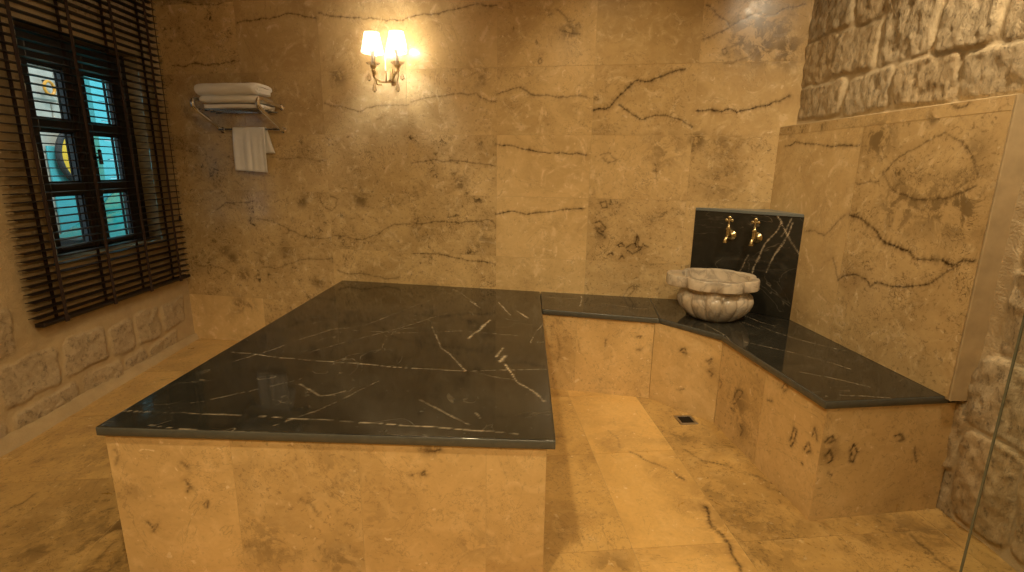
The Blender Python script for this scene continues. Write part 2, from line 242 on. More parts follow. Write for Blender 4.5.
PFB=[(.704,.272,.05,.25),(1.13,.083,.1,.5),(1.361,.035,.07,.5),(1.35,.368,.1,.3),(1.809,.112,.08,.3),(1.67,.453,.03,.7),(1.092,.359,.08,.2),(1.485,.192,.06,.25)]
BSV=[[(4,.7,[(.566,.376),(.587,.384),(.583,.371)]),(4,.7,[(.571,.298),(.588,.299)]),(3,.5,[(.393,.341),(.389,.298)]),(4,.4,[(.105,.345),(.121,.253),(.111,.175)]),(4,.3,[(.231,.326),(.246,.253)])],[(4,.8,[(.167,.348),(.195,.372),(.203,.346),(.18,.345)]),(4,.7,[(.324,.336),(.349,.355),(.336,.323)]),(4,.7,[(.34,.286),(.363,.276),(.354,.262)]),(3,.6,[(.189,.126),(.212,.14)])],[(4,.8,[(.012,.259),(.035,.247),(.02,.218)]),(5,.7,[(.15,.214),(.181,.281),(.224,.29),(.198,.247),(.154,.194)]),(4,.7,[(.141,.166),(.179,.164)]),(4,.8,[(.233,.124),(.262,.113),(.244,.072)]),(3,.7,[(.493,.432),(.511,.471),(.529,.448),(.508,.425)]),(3,.8,[(.407,.337),(.441,.349)]),(4,.9,[(.586,.247),(.598,.307),(.616,.308),(.61,.252),(.591,.223)]),(4,.9,[(.671,.253),(.69,.298),(.707,.274),(.684,.247)]),(4,.8,[(.7,.329),(.709,.367),(.728,.329)]),(4,.8,[(.665,.197),(.678,.192)])],[(5,.9,[(.014,.333),(.038,.356),(.053,.339),(.027,.328)]),(4,.9,[(.027,.279),(.04,.299),(.059,.256),(.038,.241)]),(3,.7,[(.048,.202),(.067,.188)]),(4,.95,[(.126,.294),(.134,.318),(.153,.284),(.144,.243),(.13,.252),(.132,.285)]),(4,.8,[(.295,.343),(.318,.35),(.34,.324),(.307,.322)]),(3,.6,[(.394,.292),(.416,.226)])]]
BSB=[[(.103,.251,.06,.4),(.373,.058,.05,.3),(.67,.307,.05,.3)],[(.191,.348,.03,.5),(.35,.294,.03,.3)],[(.197,.21,.1,.7),(.249,.132,.06,.6),(.315,.332,.05,.4)],[(.041,.29,.05,.5)]]
E_SCONCE, E_RIGHT, E_MID, E_BACK, E_FRONT, E_LEFT, E_SUN, E_SKY, EXPO = 84, 118, 128, 48, 180, 58, 2.8, 1.3, .15
# ------------------------------------------------------------------ measures of the room
AB, AR, AL = -.1512, .088, .0554          # the three walls are out of square with the platform
BO = Vector((0, 0, 0)); BU = Vector((math.cos(AB), math.sin(AB), 0)); BN = Vector((math.sin(AB), -math.cos(AB), 0))
Z = Vector((0, 0, 1)); H = .5
def bp(s, z, d=0): return BU*s + Z*z + BN*d          # point on / in front of the back wall
LU = Vector((-math.sin(AL), math.cos(AL), 0)); LN = Vector((math.cos(AL), math.sin(AL), 0)); LX = -.655
def lp(t, z, d=0): return Vector((LX+t*math.tan(AL), -t, z)) + LN*d
RU = Vector((math.sin(AR), -math.cos(AR), 0)); RN = Vector((-math.cos(AR), -math.sin(AR), 0)); RX = 3.3594
def rp(t, z, d=0): return Vector((RX+t*math.tan(AR), -t, z)) + RN*d
ZC = 2.78

# ------------------------------------------------------------------ tiles with cracks
def jitter(pts, rs, amp=.055, it=4):
    P = np.array(pts, float)
    for _ in range(it):
        m = (P[1:]+P[:-1])/2; d = P[1:]-P[:-1]; L = np.linalg.norm(d, axis=1)
        nn = np.stack([-d[:, 1], d[:, 0]], 1)
        m = m+nn*(rs.randn(len(m), 1)*amp)
        Q = np.empty((len(P)+len(m), 2)); Q[0::2] = P; Q[1::2] = m; P = Q
    return P
def paint(uv, veins, blots, box, amp=.055, wmin=.0042):
    rs = np.random.RandomState(3); ve = np.zeros(len(uv)); ha = np.zeros(len(uv)); bl = np.zeros(len(uv))
    for w, s, pts in veins:
        w = max(w*.00088, wmin); s = min(1, s*1.2); P = jitter(pts, rs, amp); n = len(P)
        if P[:, 0].max() < box[0]-.05 or P[:, 0].min() > box[1]+.05 or P[:, 1].max() < box[2]-.05 or P[:, 1].min() > box[3]+.05: continue
        m = np.where((uv[:, 0] > P[:, 0].min()-w*6) & (uv[:, 0] < P[:, 0].max()+w*6) & (uv[:, 1] > P[:, 1].min()-w*6) & (uv[:, 1] < P[:, 1].max()+w*6))[0]
        if not len(m): continue
        q = uv[m]; best = np.full(len(m), 9.); wid = np.full(len(m), w)
        for i in range(n-1):
            a = P[i]; d = P[i+1]-a; L = d@d
            if L < 1e-12: continue
            t = np.clip(((q-a)@d)/L, 0, 1); dd = np.linalg.norm(q-a-t[:, None]*d, axis=1)
            wi = w*(.35+1.1*rs.rand()**1.5); k = dd < best; best[k] = dd[k]; wid[k] = wi
        ve[m] = np.maximum(ve[m], s*np.exp(-(best/wid)**2)); ha[m] = np.maximum(ha[m], s*.8*np.exp(-(best/(wid*3.2))**2))
    for u, v, r, s in blots:
        d = np.hypot(uv[:, 0]-u, uv[:, 1]-v); bl = np.maximum(bl, s*np.exp(-(d/r)**2*1.2))
    return ve, ha, bl
def tiled(name, M, tiles, mats, res=.005, veins=(), blots=(), parent=None, gap=.0010, seed=1, tone=None, amp=.055, **props):
    """tiles: (u0,u1,v0,v1[,res]); every tile is a slab face with a real joint around it, over a bed of grout"""
    rs = np.random.RandomState(seed); VV = []; FF = []; A = {k: [] for k in ('tid', 'vein', 'halo', 'blot')}; off = 0
    for k, T in enumerate(tiles):
        u0, u1, v0, v1 = T[:4]; r = T[4] if len(T) > 4 else res
        nu = max(2, int(math.ceil((u1-u0)/r))); nv = max(2, int(math.ceil((v1-v0)/r)))
        us = np.linspace(u0+gap, u1-gap, nu+1); vs = np.linspace(v0+gap, v1-gap, nv+1)
        us = np.concatenate(([us[0]], us, [us[-1]])); vs = np.concatenate(([vs[0]], vs, [vs[-1]]))
        U, W = np.meshgrid(us, vs, indexing='ij'); D = np.zeros_like(U); D[0] = D[-1] = -.003; D[:, 0] = -.003; D[:, -1] = -.003
        a, b = U.shape; idx = np.arange(a*b).reshape(a, b)
        f = np.stack([idx[:-1, :-1], idx[1:, :-1], idx[1:, 1:], idx[:-1, 1:]], -1).reshape(-1, 4)
        v = np.stack([U, W, D], -1).reshape(-1, 3); VV.append(v); FF.append(f+off); off += len(v)
        t = rs.rand(3)
        if tone and k in tone: t[:2] = tone[k]
        ve, ha, bl = paint(v[:, :2], veins, blots, (u0, u1, v0, v1), amp)
        A['tid'].append(np.tile(t, (len(v), 1))); A['vein'].append(ve); A['halo'].append(ha); A['blot'].append(bl)
    T = np.array([t[:4] for t in tiles]); u0, u1, v0, v1 = T[:, 0].min(), T[:, 1].max(), T[:, 2].min(), T[:, 3].max()
    g = .0015; bed = np.array([(u0+g, v0+g, -.0012), (u1-g, v0+g, -.0012), (u1-g, v1-g, -.0012), (u0+g, v1-g, -.0012)])
    VV.append(bed); FF.append(np.array([[off, off+1, off+2, off+3]]))
    for k in A: A[k].append(np.zeros((4, 3)) if k == 'tid' else np.zeros(4))
    me = mesh_np(name, np.vstack(VV), np.vstack(FF), False)
    for k in A: attr(me, k, np.concatenate(A[k]))
    n = len(me.polygons); mi = np.zeros(n, np.int32); mi[-1] = 1
    o = link(name, me, mats, M, parent, **props)
    me.polygons.foreach_set('material_index', mi)
    return o
def slab(name, secs, z1, th, mat, veins, res=.006, parent=None, grow=.004, **props):
    """stone slab between cross-sections (back point, front point); rounded upper edge, veins running over it"""
    rows = []
    for (a0, b0), (a1, b1) in zip(secs[:-1], secs[1:]):
        L = max(math.dist(a0, a1), math.dist(b0, b1)); n = max(2, int(L/res))
        for i in range(n): t = i/n; rows.append((np.array(a0)*(1-t)+np.array(a1)*t, np.array(b0)*(1-t)+np.array(b1)*t))
    rows.append((np.array(secs[-1][0]), np.array(secs[-1][1])))
    m = max(2, int(max(math.dist(a, b) for a, b in secs)/res))
    s = np.linspace(0, 1, m+1)
    G = np.array([a[None]*(1-s[:, None])+b[None]*s[:, None] for a, b in rows]); n = len(rows)
    idx = np.arange(n*(m+1)).reshape(n, m+1)
    f = np.stack([idx[:-1, :-1], idx[1:, :-1], idx[1:, 1:], idx[:-1, 1:]], -1).reshape(-1, 4)
    P = G.reshape(-1, 2); e1 = G[1, 0]-G[0, 0]; e2 = G[0, 1]-G[0, 0]
    if e1[0]*e2[1]-e1[1]*e2[0] < 0: f = f[:, ::-1]
    loop = np.concatenate([idx[:, 0], idx[-1, 1:], idx[-2::-1, -1], idx[0, -2:0:-1]])
    B = P[loop]; nx = np.roll(B, -1, 0); pv = np.roll(B, 1, 0); d = nx-pv; d /= np.linalg.norm(d, axis=1)[:, None]
    nn = np.stack([d[:, 1], -d[:, 0]], 1); ar = np.sum(B[:, 0]*nx[:, 1]-B[:, 1]*nx[:, 0])
    if ar < 0: nn = -nn
    V = [np.column_stack([P, np.full(len(P), z1)])]; fs = [tuple(q) for q in f]; k = len(loop); prev = loop; off = len(P)
    for g_, z in ((grow*.7, z1-grow*.3), (grow, z1-grow), (grow, z1-th+.002), (grow-.002, z1-th)):
        V.append(np.column_stack([B+nn*g_, np.full(k, z)])); cur = np.arange(off, off+k); off += k
        for i in range(k):
            j = (i+1) % k; q = (prev[i], prev[j], cur[j], cur[i]); fs.append(q[::-1] if ar > 0 else q)
        prev = cur
    fs.append(tuple(prev[::-1]) if ar > 0 else tuple(prev)); ntop = len(f)
    V = np.vstack(V); me = mesh_np(name, V, fs, True); me.set_sharp_from_angle(angle=math.radians(50))
    ve, ha, bl = paint(V[:, :2], veins, (), (V[:, 0].min(), V[:, 0].max(), V[:, 1].min(), V[:, 1].max()), .018, .0026)
    attr(me, 'vein', ve); o = link(name, me, [mat, EDGE], None, parent, **props)
    mi = np.zeros(len(me.polygons), np.int32); mi[ntop+k:] = 1; me.polygons.foreach_set('material_index', mi)
    return o

# ------------------------------------------------------------------ materials used
TRAV = mat_travertine('travertine_wall', (.635, .46, .225), (.42, .285, .125), (.78, .61, .35), rough=.22)
TRAVF = mat_travertine('travertine_floor', (.65, .425, .15), (.36, .22, .075), (.72, .50, .21), rough=.34, fossil=.6)
TRAVP = mat_travertine('travertine_panel', (.64, .455, .21), (.45, .305, .13), (.75, .57, .30), rough=.34, fossil=.6)
GROUT = mat_simple('grout', (.50, .36, .17), .9)
BLACK = mat_black_marble('black_marble'); EDGE = mat_simple('honed_marble_edge', (.075, .078, .068), .35, 0, .35, 40)
RUB_R = mat_rubble('rubble_stone', (.39, .305, .185), (.62, .50, .32), (.54, .43, .265), (1.8, .8, 1), (.50, .345, .16))
RUB_L = mat_rubble('rubble_stone_warm', (.42, .325, .195), (.55, .43, .265), (.48, .36, .195), (1, 1, 1), (.46, .345, .19))
PLASTER = mat_simple('lime_plaster', (.62, .52, .38), .9, 0, .1, 8, .2)
WOOD = mat_simple('dark_wood', (.009, .0045, .0028), .5, 0, .4, 14, .1)
TAPE = mat_simple('woven_tape', (.024, .010, .005), .85, 0, .3, 200)
FRAME = mat_simple('painted_frame', (.012, .011, .012), .4, 0, .3, 20)
CHROME = mat_simple('chrome', (.78, .77, .75), .12, 1, .04, 10)
BRASS = mat_simple('brass', (.58, .48, .26), .27, 1, .2, 40)
STEEL = mat_simple('brushed_steel', (.42, .40, .37), .35, 1, .15, 60)
DARKM = mat_simple('dark_grate', (.02, .018, .015), .5, .6)
def mat_towel():
    t = NT('white_terry'); v = t.coord(); a = t.noise(v, 320, 2); b = t.noise(v, 18, 3)
    return t.done(t.bsdf(t.mix(b, (.76, .74, .70), (.84, .82, .78)), .95, 0, t.bump(t.mt('ADD', a, t.mt('MULTIPLY', b, 2.)), .5, .003), .15))
TOWEL = mat_towel()
def mat_basin():
    t = NT('carved_marble'); v = t.coord(); n = t.noise(v, 7, 6, .65, 1.2); l = t.rng(t.mt('ABSOLUTE', t.mt('SUBTRACT', t.noise(v, 5.5, 5, .6, 1.5), .5)), 0, .06, 1, 0)
    c = t.mix(t.rng(n, .35, .7), (.60, .51, .385), (.42, .36, .27)); c = t.mix(t.mt('MULTIPLY', l, .55), c, (.20, .18, .155))
    return t.done(t.bsdf(c, .26, 0, t.bump(t.noise(v, 60, 4), .05, .003)))
BASIN = mat_basin()
def mat_glass(name, tint=(.93, .97, .95), refl=1.0):
    t = NT(name); tr = t.n('ShaderNodeBsdfTransparent'); tr.inputs[0].default_value = (*tint, 1); gl = t.n('ShaderNodeBsdfGlossy'); gl.inputs['Roughness'].default_value = .02
    fr = t.n('ShaderNodeLayerWeight'); fr.inputs[0].default_value = .5; mx = t.n('ShaderNodeMixShader')
    t.put(mx.inputs[0], t.mt('MULTIPLY', t.mt('ADD', t.mt('MULTIPLY', t.mt('POWER', fr.outputs[1], 5.), .9), .035), refl)); t.put(mx.inputs[1], tr.outputs[0]); t.put(mx.inputs[2], gl.outputs[0]); return t.done(mx.outputs[0])
PANE = mat_glass('window_glass'); SCREEN = mat_glass('clear_glass', (.96, .98, .97), .5)
GLASSEDGE = mat_simple('glass_edge', (.13, .14, .10), .25, 0, .2, 50)
def mat_crystal():
    t = NT('crystal'); k = t.n('ShaderNodeBsdfGlass'); k.inputs['IOR'].default_value = 1.5; k.inputs['Roughness'].default_value = .02; k.inputs[0].default_value = (1, .97, .92, 1)
    tr = t.n('ShaderNodeBsdfTransparent'); mx = t.n('ShaderNodeMixShader'); mx.inputs[0].default_value = .25; t.put(mx.inputs[1], k.outputs[0]); t.put(mx.inputs[2], tr.outputs[0]); return t.done(mx.outputs[0])
CRYSTAL = mat_crystal()
def mat_shade():
    # lit pleated fabric: lets the lamp's light through and glows from the bulb inside
    t = NT('lamp_shade_fabric'); d = t.n('ShaderNodeBsdfDiffuse'); d.inputs[0].default_value = (.9, .85, .75, 1); tl = t.n('ShaderNodeBsdfTranslucent'); tl.inputs[0].default_value = (.95, .88, .76, 1)
    tr = t.n('ShaderNodeBsdfTransparent'); tr.inputs[0].default_value = (1, .92, .8, 1)
    m1 = t.n('ShaderNodeMixShader'); m1.inputs[0].default_value = .6; t.put(m1.inputs[1], d.outputs[0]); t.put(m1.inputs[2], tl.outputs[0])
    m2 = t.n('ShaderNodeMixShader'); m2.inputs[0].default_value = .5; t.put(m2.inputs[1], m1.outputs[0]); t.put(m2.inputs[2], tr.outputs[0])
    return t.done(m2.outputs[0])
SHADE = mat_shade()
def mat_emit(name, col, e):
    t = NT(name); k = t.n('ShaderNodeEmission'); k.inputs[0].default_value = (*col, 1); k.inputs[1].default_value = e; return t.done(k.outputs[0])
BULB = mat_emit('lit_bulb', (1, .72, .40), 60)
CREAM = mat_simple('candle_tube', (.75, .66, .48), .5)

# ------------------------------------------------------------------ floor
FA = .112
def fz(x, y): return .025*((x-2.1)*.767+(y+.75)*.64)        # the floor falls gently away from the basin corner
FO = Vector((2.29, -1.466, fz(2.29, -1.466))); FM = frame(FO, (math.cos(FA), math.sin(FA), .025*(.767*math.cos(FA)+.64*math.sin(FA))), (-math.sin(FA), math.cos(FA), .025*(-.767*math.sin(FA)+.64*math.cos(FA))))
def to_floor(x, y):
    dx, dy = x-FO[0], y-FO[1]; return (dx*math.cos(FA)+dy*math.sin(FA), -dx*math.sin(FA)+dy*math.cos(FA))
ft = []
for i in range(-8, 5):
    for j in range(-6, 6):
        u0, u1, v0, v1 = i*.39, (i+1)*.39, (j-1)*.607, j*.607
        c = FM @ Vector(((u0+u1)/2, (v0+v1)/2, 0))
        if c.x < -.95 or c.x > 4.1 or c.y < -5.0 or c.y > .4: continue
        vis = (c.y > -2.9 and c.y < .3 and (c.x < .75 or c.x > 1.95))
        ft.append((u0, u1, v0, v1, .007 if vis else .1))
ftone = {}
for k, T in enumerate(ft):
    c = FM @ Vector(((T[0]+T[1])/2, (T[2]+T[3])/2, 0))
    if c.x > 2.62 and c.y < -.9: ftone[k] = (.25, .15)
    if c.x < .2 and c.y < -1.8: ftone[k] = (.15, .1)
    if 2.2 < c.x < 2.62: ftone[k] = (.9, .9)
    if c.x < .6 and c.y < -1.75: ftone[k] = (.05, .12)
    elif c.x < .6: ftone[k] = (.55, .5) if c.y > -1.1 else (.40, .35)
    if 1.9 < c.x < 2.25: ftone[k] = (.62, .55)
tiled('floor', FM, ft, [TRAVF, GROUT], veins=[(w, s, [to_floor(*p) for p in pts]) for w, s, pts in FLV], blots=[(*to_floor(x, y), r, s) for x, y, r, s in FLB], seed=4, tone=ftone, gap=.0010, kind='structure')

# ------------------------------------------------------------------ back wall
sj = [-.75, -.034, .566, 1.166, 1.766, 2.366, 2.962, 3.75]; zj = [-.08, .322, .727, 1.127, 1.513, 1.916, 2.36, 2.80]
bt = []
for a, b in zip(zj[:-1], zj[1:]):
    for k, (c, d) in enumerate(zip(sj[:-1], sj[1:])):
        hid = b <= .73 and c > .5
        bt.append((c, d, a, b, .02 if (b < .4 and c > .5) else .0048))
btone = {}
def bset(i, row, t): btone[row*7+i] = t
for (i, row, t) in [(4, 4, (.8, .6)), (3, 1, (.78, .4)), (4, 1, (.85, .7)), (2, 1, (.7, .4)), (4, 2, (.95, .95)), (4, 3, (.98, .95)), (3, 5, (.9, .8)), (3, 4, (.85, .6)), (4, 5, (.8, .7)), (5, 5, (.5, .9)), (6, 5, (.75, .5)), (6, 4, (.62, .9)), (5, 4, (.6, .5)), (5, 2, (.55, .3)), (5, 3, (.85, .6)), (6, 3, (.55, .35)),
                    (1, 1, (.4, .1)), (0, 1, (.4, .1)), (0, 2, (.4, .15)), (1, 2, (.5, .2)), (2, 2, (.5, .1)), (3, 2, (.6, .15)), (3, 3, (.7, .2)), (2, 3, (.6, .2)), (1, 3, (.6, .5)), (2, 5, (.7, .9)), (1, 5, (.6, .9)), (2, 4, (.6, .7)), (1, 4, (.5, .7))]: bset(i, row, t)
tiled('wall_back', frame(BO, BU, Z), bt, [TRAV, GROUT], veins=BACKV, blots=[(u, v, r, min(1, s*1.35)) for u, v, r, s in BACKB], seed=8, tone=btone, kind='structure')

# ------------------------------------------------------------------ tile cladding on the right wall
ca = math.cos(AR); T0, T1 = .50, 1.853
ct = [(T0/ca, 1.195/ca, .50, 1.512), (1.195/ca, T1/ca, .50, 1.512), (T0/ca, 1.195/ca, 1.512, 1.559), (1.195/ca, T1/ca, 1.512, 1.559)]
tr1 = tiled('trim_1', frame(rp(0, 0), RU, Z), ct, [TRAV, GROUT], veins=[(w, s, [(p[0]/ca, p[1]) for p in pts]) for w, s, pts in RV], blots=[(u/ca, v, r, min(1, s*1.5)) for u, v, r, s in RB], seed=21,
            tone={0: (.62, .8), 1: (.5, .35), 2: (.35, .3), 3: (.7, .7)}, kind='structure')
m = MB(); M_ = frame(rp(0, 0), RU, Z)     # the mortar body that carries the tiles, a pale lip all round
m.box((T0/ca-.02, .49, -.12), (T1/ca+.004, 1.563, -.005), .002)
m.build('trim_2', mat_simple('tile_mortar', (.46, .35, .195), .85, 0, .3, 14, .5), M=M_, smooth=False, kind='structure')

# ------------------------------------------------------------------ rubble walls
def rubble(name, M, us, vs, stones, mat, rough, hole=None, bulge=.03, seed=1, streak=(1, 1), reveal=.16, soft=.02, pad=.008, **props):
    rs = np.random.RandomState(seed)
    U, W = np.meshgrid(us, vs, indexing='ij'); a, b = U.shape; P = np.stack([U, W], -1).reshape(-1, 2)
    q3 = np.column_stack([P*7, np.full(len(P), seed*3.1)]); wob = (fbm(q3, 3)-.5)*.055; wob2 = (fbm(q3+31, 3)-.5)*.055
    X = P[:, 0]+wob; Y = P[:, 1]+wob2
    best = np.full(len(P), -9.); stones = [(q0-pad, q1+pad, r0-pad, r1+pad) for q0, q1, r0, r1 in stones]; sid = np.zeros((len(P), 3)); tilt = np.zeros(len(P)); hs = np.ones(len(P))
    for (u0, u1, v0, v1) in stones:
        r = min(.035, (u1-u0)*.3, (v1-v0)*.3)
        dx = np.maximum(u0+r-X, X-(u1-r)); dy = np.maximum(v0+r-Y, Y-(v1-r))
        out = np.hypot(np.maximum(dx, 0), np.maximum(dy, 0))+np.minimum(np.maximum(dx, dy), 0)
        sd = r-out; k = sd > best; best[k] = sd[k]; sid[k] = rs.rand(3)
        tx, ty = rs.randn(2)*.035; hh = .7+.6*rs.rand(); tilt[k] = ((X-(u0+u1)/2)*tx+(Y-(v0+v1)/2)*ty)[k]; hs[k] = hh
    e = np.clip((best+.006)/soft, 0, 1); mask = e*e*(3-2*e)
    n1 = fbm(np.column_stack([P*np.array(streak)*22, np.full(len(P), 2.)])+sid*9, 4)-.5
    n2 = fbm(np.column_stack([P*np.array(streak)*55, np.full(len(P), 5.)])+sid*9, 3)-.5
    n0 = fbm(np.column_stack([P*4, np.full(len(P), 9.)]), 3)-.5
    h = n0*.03+mask*(bulge*hs+tilt+n1*rough+n2*rough*.5)+(1-mask)*((fbm(np.column_stack([P*30, np.full(len(P), 1.)]), 3)-.5)*.008)
    V = np.column_stack([P, h]); idx = np.arange(a*b).reshape(a, b)
    if hole:
        hu0, hu1, hv0, hv1 = hole
        near = np.maximum(np.maximum(hu0-P[:, 0], P[:, 0]-hu1), np.maximum(hv0-P[:, 1], P[:, 1]-hv1)); k = np.clip(near/.10, 0, 1); k = k*k*(3-2*k)
        V[:, 2] *= k; mask = mask*k
    f = np.stack([idx[:-1, :-1], idx[1:, :-1], idx[1:, 1:], idx[:-1, 1:]], -1).reshape(-1, 4)
    if hole:
        cu = (U[:-1, :-1]+U[1:, 1:])/2; cv = (W[:-1, :-1]+W[1:, 1:])/2; keep = ~((cu > hu0) & (cu < hu1) & (cv > hv0) & (cv < hv1))
        f = f[keep.ravel()]
    off = len(V); ex = []
    if hole:
        # the reveal of the opening runs back to the frame
        def strip(p, q, n=24):
            nonlocal off
            rows = [[(p[0]+(q[0]-p[0])*i/n, p[1]+(q[1]-p[1])*i/n, -reveal*j/4) for j in range(5)] for i in range(n+1)]
            vv = np.array(rows).reshape(-1, 3); vv[:, :2] += ((fbm(vv*26, 3)-.5)*.008)[:, None]; ii = np.arange(len(vv)).reshape(n+1, 5)+off; off += len(vv)
            ex.append((vv, np.stack([ii[:-1, :-1], ii[:-1, 1:], ii[1:, 1:], ii[1:, :-1]], -1).reshape(-1, 4)))
        strip((hu0, hv0), (hu1, hv0)); strip((hu1, hv0), (hu1, hv1)); strip((hu1, hv1), (hu0, hv1)); strip((hu0, hv1), (hu0, hv0))
    nV = len(V); V = np.vstack([V]+[x[0] for x in ex]); f = np.vstack([f]+[x[1] for x in ex])
    me = mesh_np(name, V, f, True); z = np.zeros(len(V)-nV)
    attr(me, 'stone', np.concatenate([mask, z])); attr(me, 'sid', np.vstack([sid, np.zeros((len(V)-nV, 3))]))
    return link(name, me, mat, M, None, **props)
def courses(rs, u0, u1, v0, v1, hh=(.17, .26), ww=(.2, .42), j=.035):
    out = []; v = v0
    while v < v1-.08:
        h = rs.uniform(*hh); h = min(h, v1-v); u = u0-rs.rand()*.2
        while u < u1:
            w = rs.uniform(*ww); out.append((max(u, u0), min(u+w, u1), v, v+h)); u += w+j
        v += h+j
    return [s for s in out if s[1]-s[0] > .06]
def axis(*segs):
    o = []
    for a, b, r in segs: o += list(np.linspace(a, b, max(2, int(round((b-a)/r))+1)))
    return np.unique(np.round(o, 5))
# right wall: u runs from the back corner towards the viewer
rs = np.random.RandomState(17)
S = [(.55, .905, 1.60, 1.755), (.955, 1.215, 1.60, 1.75), (1.265, 1.535, 1.60, 1.745), (1.585, 1.88, 1.60, 1.735), (1.92, 2.35, 1.58, 1.73),
     (.55, .78, 1.795, 1.985), (.815, 1.085, 1.795, 1.975), (1.135, 1.385, 1.79, 2.15), (1.44, 1.655, 1.775, 2.12), (1.715, 2.1, 1.77, 2.03), (2.14, 2.5, 1.77, 2.03),
     (.55, .875, 2.02, 2.27), (.92, 1.10, 2.01, 2.24), (1.135, 1.42, 2.19, 2.40), (1.46, 1.80, 2.16, 2.40), (1.715, 2.1, 2.065, 2.30),
     (1.96, 2.33, 1.31, 1.53), (1.945, 2.22, 1.02, 1.27), (2.26, 2.6, 1.0, 1.27), (1.93, 2.27, .70, .985), (2.31, 2.65, .72, .96), (1.885, 2.20, .42, .66), (2.24, 2.55, .40, .68), (1.52, 1.86, .20, .46), (1.55, 1.87, -.06, .165), (1.905, 2.08, .05, .38), (2.12, 2.42, .06, .36), (2.46, 2.8, .05, .36)]
S += courses(rs, .4, 2.6, 2.43, 2.75) + courses(rs, 2.72, 4.6, .05, 2.7)
rubble('wall_right', frame(rp(0, 0, -.085), RU, Z), axis((.3, .55, .05), (.55, 2.7, .0095), (2.7, 4.7, .05)), axis((-.08, 2.5, .0095), (2.5, 2.8, .05)), S, RUB_R, .026, bulge=.011, seed=3, streak=(1.25, .8), pad=.017, kind='structure')
# left wall: u = -t
rs = np.random.RandomState(23)
S = [(-1.46, -1.125, .125, .335), (-1.085, -.79, .125, .335), (-.755, -.545, .12, .33), (-.51, -.285, .12, .325), (-.25, .0, .12, .325),
     (-.98, -.70, -.03, .085), (-.66, -.45, -.03, .085), (-.42, -.1, -.03, .08), (-1.42, -1.02, -.03, .085), (-1.80, -1.50, .11, .33), (-1.76, -1.46, -.03, .075),
     (-1.70, -1.335, .375, .61), (-1.75, -1.36, .65, .86), (-1.72, -1.35, .90, 1.15), (-1.7, -1.34, 1.19, 1.42)]
S += courses(rs, -1.72, -1.34, 1.46, 2.72) + courses(rs, -4.6, -1.84, 0, 2.7) + courses(rs, -1.3, .05, 2.12, 2.7)
HOLE = (-1.0, -.13, .78, 1.985)
rubble('wall_left', frame(lp(0, 0), LU, Z), axis((-4.7, -1.9, .06), (-1.9, -1.0, .0105), (-1.0, -.13, .0105), (-.13, .13, .0105)), axis((-.12, .78, .0105), (.78, 1.985, .0105), (1.985, 2.8, .02)), S, RUB_L, .020, hole=HOLE, bulge=.007, seed=9, soft=.022, pad=.004, kind='structure')
# sloping plaster fillet at the wall's foot
v = [(u, z_, d) for u in np.linspace(-4.6, .12, 60) for (z_, d) in ((-.10, .07), (-.06, .052), (-.03, .03), (0, .012), (.0, -.02), (-.10, -.02))]
f = [(i*6+k, i*6+k+1, (i+1)*6+k+1, (i+1)*6+k) for i in range(59) for k in range(5)]
v = np.array(v); v[:, 2] += (fbm(v*9, 3)-.5)*.018
me = mesh_np('baseboard_left', v, f, True); attr(me, 'stone', np.zeros(len(v))); attr(me, 'sid', np.zeros((len(v), 3)))
link('baseboard_left', me, RUB_L, frame(lp(0, 0), LU, Z), kind='structure')

# ceiling and the wall behind the viewer
m = MB(); m.box((-1.3, -5.0, ZC), (4.4, .6, ZC+.1)); m.build('ceiling', PLASTER, smooth=False, kind='structure')
m = MB(); m.box((-1.3, -4.75, -.2), (4.4, -4.65, ZC)); m.build('wall_front', PLASTER, smooth=False, kind='structure')

# ------------------------------------------------------------------ platform and bench
pf = empty('platform', (1.33, -1.25, 0), label='large waist-low platform with black marble top and travertine sides, left of the basin bench', category='platform')
XL, XR, YF = .62, 2.046, -2.243; INS = .014
tb = math.tan(AB)
g = .004
slab('top_slab', [((XL+g, XL*tb-.004), (XL+g, YF+g)), ((XR-g, XR*tb-.004), (2.058-g, YF+g))], H, .03, BLACK, SLABV, parent=pf, label='black marble slab with pale veins')
ZT = H-.03; ZB = -.075
pj_ = [XL+INS, 1.036, 1.443, 1.844, XR-INS]; y0 = YF+INS
tiled('front_panel', frame((0, y0, 0), (1, 0, 0), (0, 0, 1)), [(a, b, ZB, ZT) for a, b in zip(pj_[:-1], pj_[1:])], [TRAVP, GROUT], veins=PFV, blots=PFB, parent=pf, seed=31, tone={0: (.85, .8), 1: (.6, .45), 2: (.75, .7), 3: (.7, .75)})
def side_panel(name, x, ya, yb, flip, seed, parent):
    L = yb-ya; n = 5; js = [L*i/n for i in range(n+1)]
    M = frame((x, yb, 0), (0, -1, 0), (0, 0, 1)) if flip else frame((x, ya, 0), (0, 1, 0), (0, 0, 1))
    return tiled(name, M, [(a, b, ZB, ZT, .012) for a, b in zip(js[:-1], js[1:])], [TRAVP, GROUT], parent=parent, seed=seed)
side_panel('side_panel', XL+INS, y0, XL*tb-.01, True, 33, pf)
side_panel('side_panel', XR-INS, y0, -.76, False, 34, pf)

